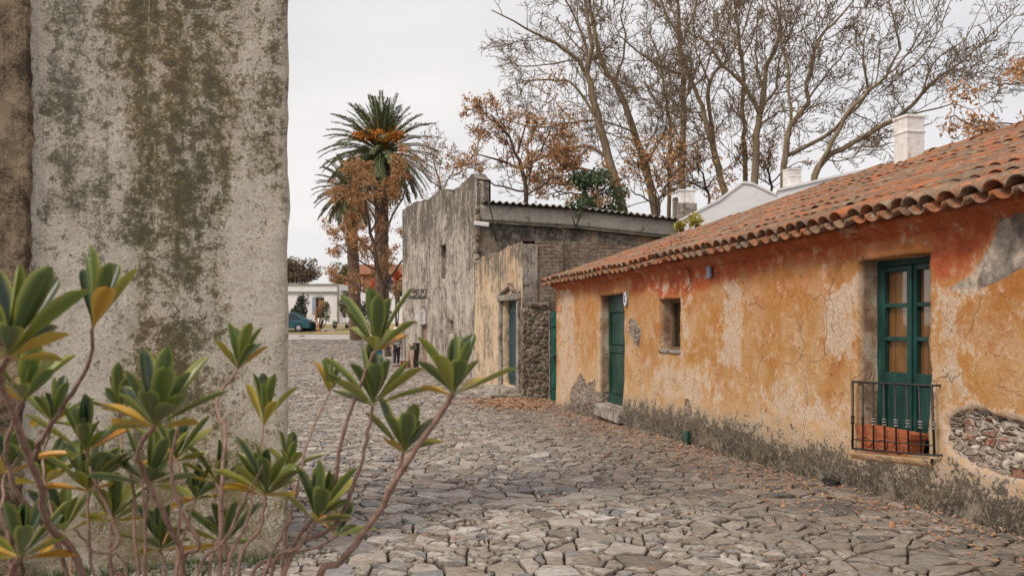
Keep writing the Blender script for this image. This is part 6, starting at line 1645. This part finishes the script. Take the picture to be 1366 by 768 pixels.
# ================================================================== FOREGROUND SHRUB
def shrub():
    rnd = random.Random(77); base = V((-.62, 1.75, gz(-.62, 1.75)-.02))
    t = thing('rosette_shrub', 'foreground shrub with bare stems and rosettes of thick green and yellow leaves', 'shrub', base)
    G = [(.006, .038, .032), (.008, .048, .034), (.012, .06, .032), (.05, .10, .028), (.006, .034, .030), (.012, .055, .036), (.13, .17, .035)]
    YL = [(.52, .30, .03), (.60, .25, .02), (.46, .36, .05)]
    def leaf(mb, p, d, up_, L, w, curl, col, edge):
        sd = d.cross(up_).normalized(); nu, nv = 9, 10; co = []; cs = []; bend = rnd.gauss(0, .05)
        for i in range(nu+1):
            f = i/nu; wid = w*max(.20*(1-.6*f), sst(-.15, .62, f)**1.3*sqrt(max(0, 1-max(0, (f-.70)/.31)**2.2)))
            if f == 1: wid = w*.22
            c = p+d*(L*f)+up_*(L*curl*f*f)+sd*(bend*L*f*f)
            for j in range(nv+1):
                g_ = (j/nv-.5)*2; co.append(c+sd*(wid*.5*g_)+up_*(wid*.30*g_*g_))
                e_ = abs(g_); k = .25 if e_ < .1 else (.06 if e_ < .65 else (.45 if e_ < .85 else .95))
                k = max(k, .6*sst(.25, 0, f), .35*sst(.9, 1, f)); cs.append(tuple(lerp(a, b, k) for a, b in zip(col, edge))+(1,))
        W_ = nv+1; mb.add(co, [(i*W_+j, i*W_+j+1, (i+1)*W_+j+1, (i+1)*W_+j) for i in range(nu) for j in range(nv)], cs)
    ros = [  # px, py, leaf px, count, lean x, yellow count, openness
        (12, 470, 128, 10, .35, 3, .9), (32, 528, 92, 9, .15, 2, .9), (125, 430, 98, 6, .25, 0, .45), (207, 562, 104, 15, .1, 3, 1.0), (318, 488, 62, 8, .1, 1, .7), (352, 562, 64, 6, .12, 1, .4),
        (113, 598, 80, 11, 0, 2, .9), (118, 648, 78, 12, .0, 2, 1.0), (200, 640, 78, 12, .35, 1, 1.0), (262, 662, 52, 11, .2, 3, 1.2), (356, 655, 80, 13, .15, 2, 1.0), (502, 462, 88, 10, .1, 1, .8),
        (497, 535, 84, 11, .05, 0, .95), (440, 520, 46, 6, .1, 1, .5), (606, 520, 92, 11, .1, 1, .9), (540, 598, 82, 10, .2, 1, .9), (422, 690, 86, 10, .45, 1, .9), (28, 738, 88, 11, .2, 2, 1.0), (8, 628, 70, 7, .2, 4, .9), (450, 712, 60, 5, .5, 0, 1.1),
        (70, 560, 70, 9, .2, 2, 1.0), (160, 545, 62, 9, -.2, 2, .9), (235, 610, 66, 10, .1, 2, 1.0), (150, 690, 70, 10, .1, 2, 1.0), (85, 705, 66, 9, -.1, 3, 1.0), (290, 640, 58, 9, .3, 2, 1.0), (300, 720, 62, 9, .1, 1, 1.0), (215, 728, 66, 10, .0, 2, 1.1), (385, 625, 52, 7, .2, 1, .8), (60, 640, 72, 9, .3, 3, .9)]
    RC = []
    for (px, py, sz, n, lean, ny, opn) in ros:
        Y = min(2.25, max(1.15, F*.128/sz)); Y = lerp(Y, 1.65, .35); L = .88*sz*Y/F; n = int(n*1.45); opn *= .9
        c = P(px, py, Y); mb = MB(); ax = V((lean*.8, rnd.uniform(-.15, .1), 1)).normalized(); RC.append((c, ax))
        for k in range(n):
            f = (k+.5)/n; el = lerp(radians(84), radians(84-88*opn), f**.85); az = k*2.39996+rnd.uniform(-.45, .45); el += rnd.gauss(0, .13)
            a = ax.orthogonal().normalized(); b = ax.cross(a); rad = (a*cos(az)+b*sin(az))
            d = (ax*sin(el)+rad*cos(el)).normalized(); up_ = (ax*cos(el)-rad*sin(el)).normalized()
            yl = k >= n-ny-(1 if rnd.random() < .5 else 0); col = rnd.choice(YL if yl else G); 
            if not yl and f > .6 and rnd.random() < .6: col = rnd.choice(((.16, .19, .03), (.26, .25, .04), (.20, .21, .05)))
            edge = tuple(lerp(a_, b_, .6) for a_, b_ in zip(col, (.55, .52, .11) if not yl else (.55, .33, .06)))
            leaf(mb, c+d*L*.04-ax*L*.10*f, d, up_, L*rnd.choice((.6, .85, .95, 1.05, 1.15))*lerp(.92, 1.05, sin(pi*f)), L*rnd.uniform(.25, .33), rnd.uniform(-.02, .16)-.10*f, col, edge)
        mb.build('leaf_rosette', MAT['rosette'], t, smooth=True)
    def stem(pix, r0, r1, ri=None, root=None):
        pts = []; 
        n = len(pix)
        Ys = RC[ri][0].y if ri is not None else 1.7
        for i, (x, y) in enumerate(pix): pts.append(tuple(P(x, y, lerp(Ys, 1.72, i/max(1, n-1)))))
        if ri is not None: pts[0] = tuple(RC[ri][0]-RC[ri][1]*.005)
        if root is not None:
            e_ = V(pts[-1]); rt = base+V((root, rnd.uniform(-.12, .12), 0)); pts += [tuple(e_.lerp(rt, .45)+V((rnd.gauss(0, .03), 0, 0))), tuple(rt)]
        sp = [V(q) for q in smooth_path(pts, 5)]
        sp = [q+V((rnd.gauss(0, .0016), rnd.gauss(0, .0016), 0)) for q in sp]
        rad = [lerp(r1, r0, (i/(len(sp)-1))**.7)*(1+.14*noise.noise(V((i*.9, r0*999, 0)))) for i in range(len(sp))]
        mb = MB(); mb.tube(sp, rad, 8); mb.build('stem', MAT['stem'], t, smooth=True)
    S = [([(12, 474), (0, 505), (28, 580), (52, 640), (64, 700), (112, 775)], 11, 6, 0, -.1), ([(32, 530), (12, 575), (8, 615), (28, 665), (60, 698)], 7.5, 5, 1, None), ([(125, 434), (115, 490), (84, 545), (55, 585), (46, 612)], 7, 4, 2, None),
         ([(207, 565), (184, 605), (196, 640), (226, 705), (246, 775)], 8, 5, 3, .0), ([(318, 492), (290, 535), (300, 575), (296, 640), (294, 775)], 7.5, 4.5, 4, .1), ([(352, 566), (340, 640), (330, 700), (304, 775)], 6.5, 3.6, 5, .1), ([(113, 602), (126, 640), (157, 715), (150, 775)], 7, 4, 6, -.05),
         ([(118, 654), (120, 720), (128, 775)], 5, 3.5, 7, -.05), ([(240, 566), (228, 620), (240, 680), (266, 728), (240, 775)], 7.5, 4.5, None, .0), ([(262, 668), (250, 700), (235, 770)], 4.5, 3.2, 9, .0), ([(356, 660), (346, 706), (318, 775)], 6, 4, 10, .1), ([(200, 648), (195, 700), (196, 775)], 4.5, 3.5, 8, 0),
         ([(502, 466), (478, 520), (455, 590), (440, 660), (376, 775)], 6.5, 4.2, 11, .15), ([(497, 538), (490, 575), (474, 640), (448, 700), (378, 768)], 6.5, 4.2, 12, .16), ([(440, 522), (410, 590), (395, 660), (376, 768)], 5, 3, 13, .14), ([(606, 523), (588, 552), (535, 630), (500, 690), (455, 748), (420, 790)], 10, 6.5, 14, .22), ([(540, 602), (522, 655), (498, 692)], 6, 4.2, 15, None),
         ([(422, 694), (398, 730), (360, 775)], 6, 4.5, 16, .14), ([(28, 742), (14, 800)], 9, 6, 17, -.2), ([(0, 672), (14, 720), (22, 790)], 10, 8, None, -.2), ([(8, 632), (2, 680)], 5, 4, 18, None),
         ([(100, 705), (125, 735), (172, 775)], 4, 3, None, -.05), ([(352, 620), (330, 660), (300, 720), (262, 790)], 4.5, 2.5, None, .05), ([(450, 714), (420, 730), (370, 745), (330, 790)], 5, 3.5, 19, .12), ([(190, 640), (195, 720), (197, 790)], 4.5, 3.5, None, 0)]
    for ri, (x1, y1, rt) in zip(range(20, 30), ((60, 640, -.08), (175, 640, 0), (240, 690, 0), (152, 760, -.03), (98, 770, -.06), (296, 700, .08), (298, 775, .08), (216, 790, 0), (388, 690, .13), (58, 690, -.06))):
        c0 = ros[ri]; S.append(([(c0[0], c0[1]+3), (lerp(c0[0], x1, .5)+rnd.uniform(-6, 6), lerp(c0[1], y1, .5)), (x1, y1), (lerp(x1, 220, .25), 800)], 5.5, 3.5, ri, rt))
    for pix, w0, w1, ri, root in S: stem(pix, w0*.5*1.7/F, w1*.5*1.7/F, ri, root)
shrub()
print('DONE objects', len(bpy.data.objects))
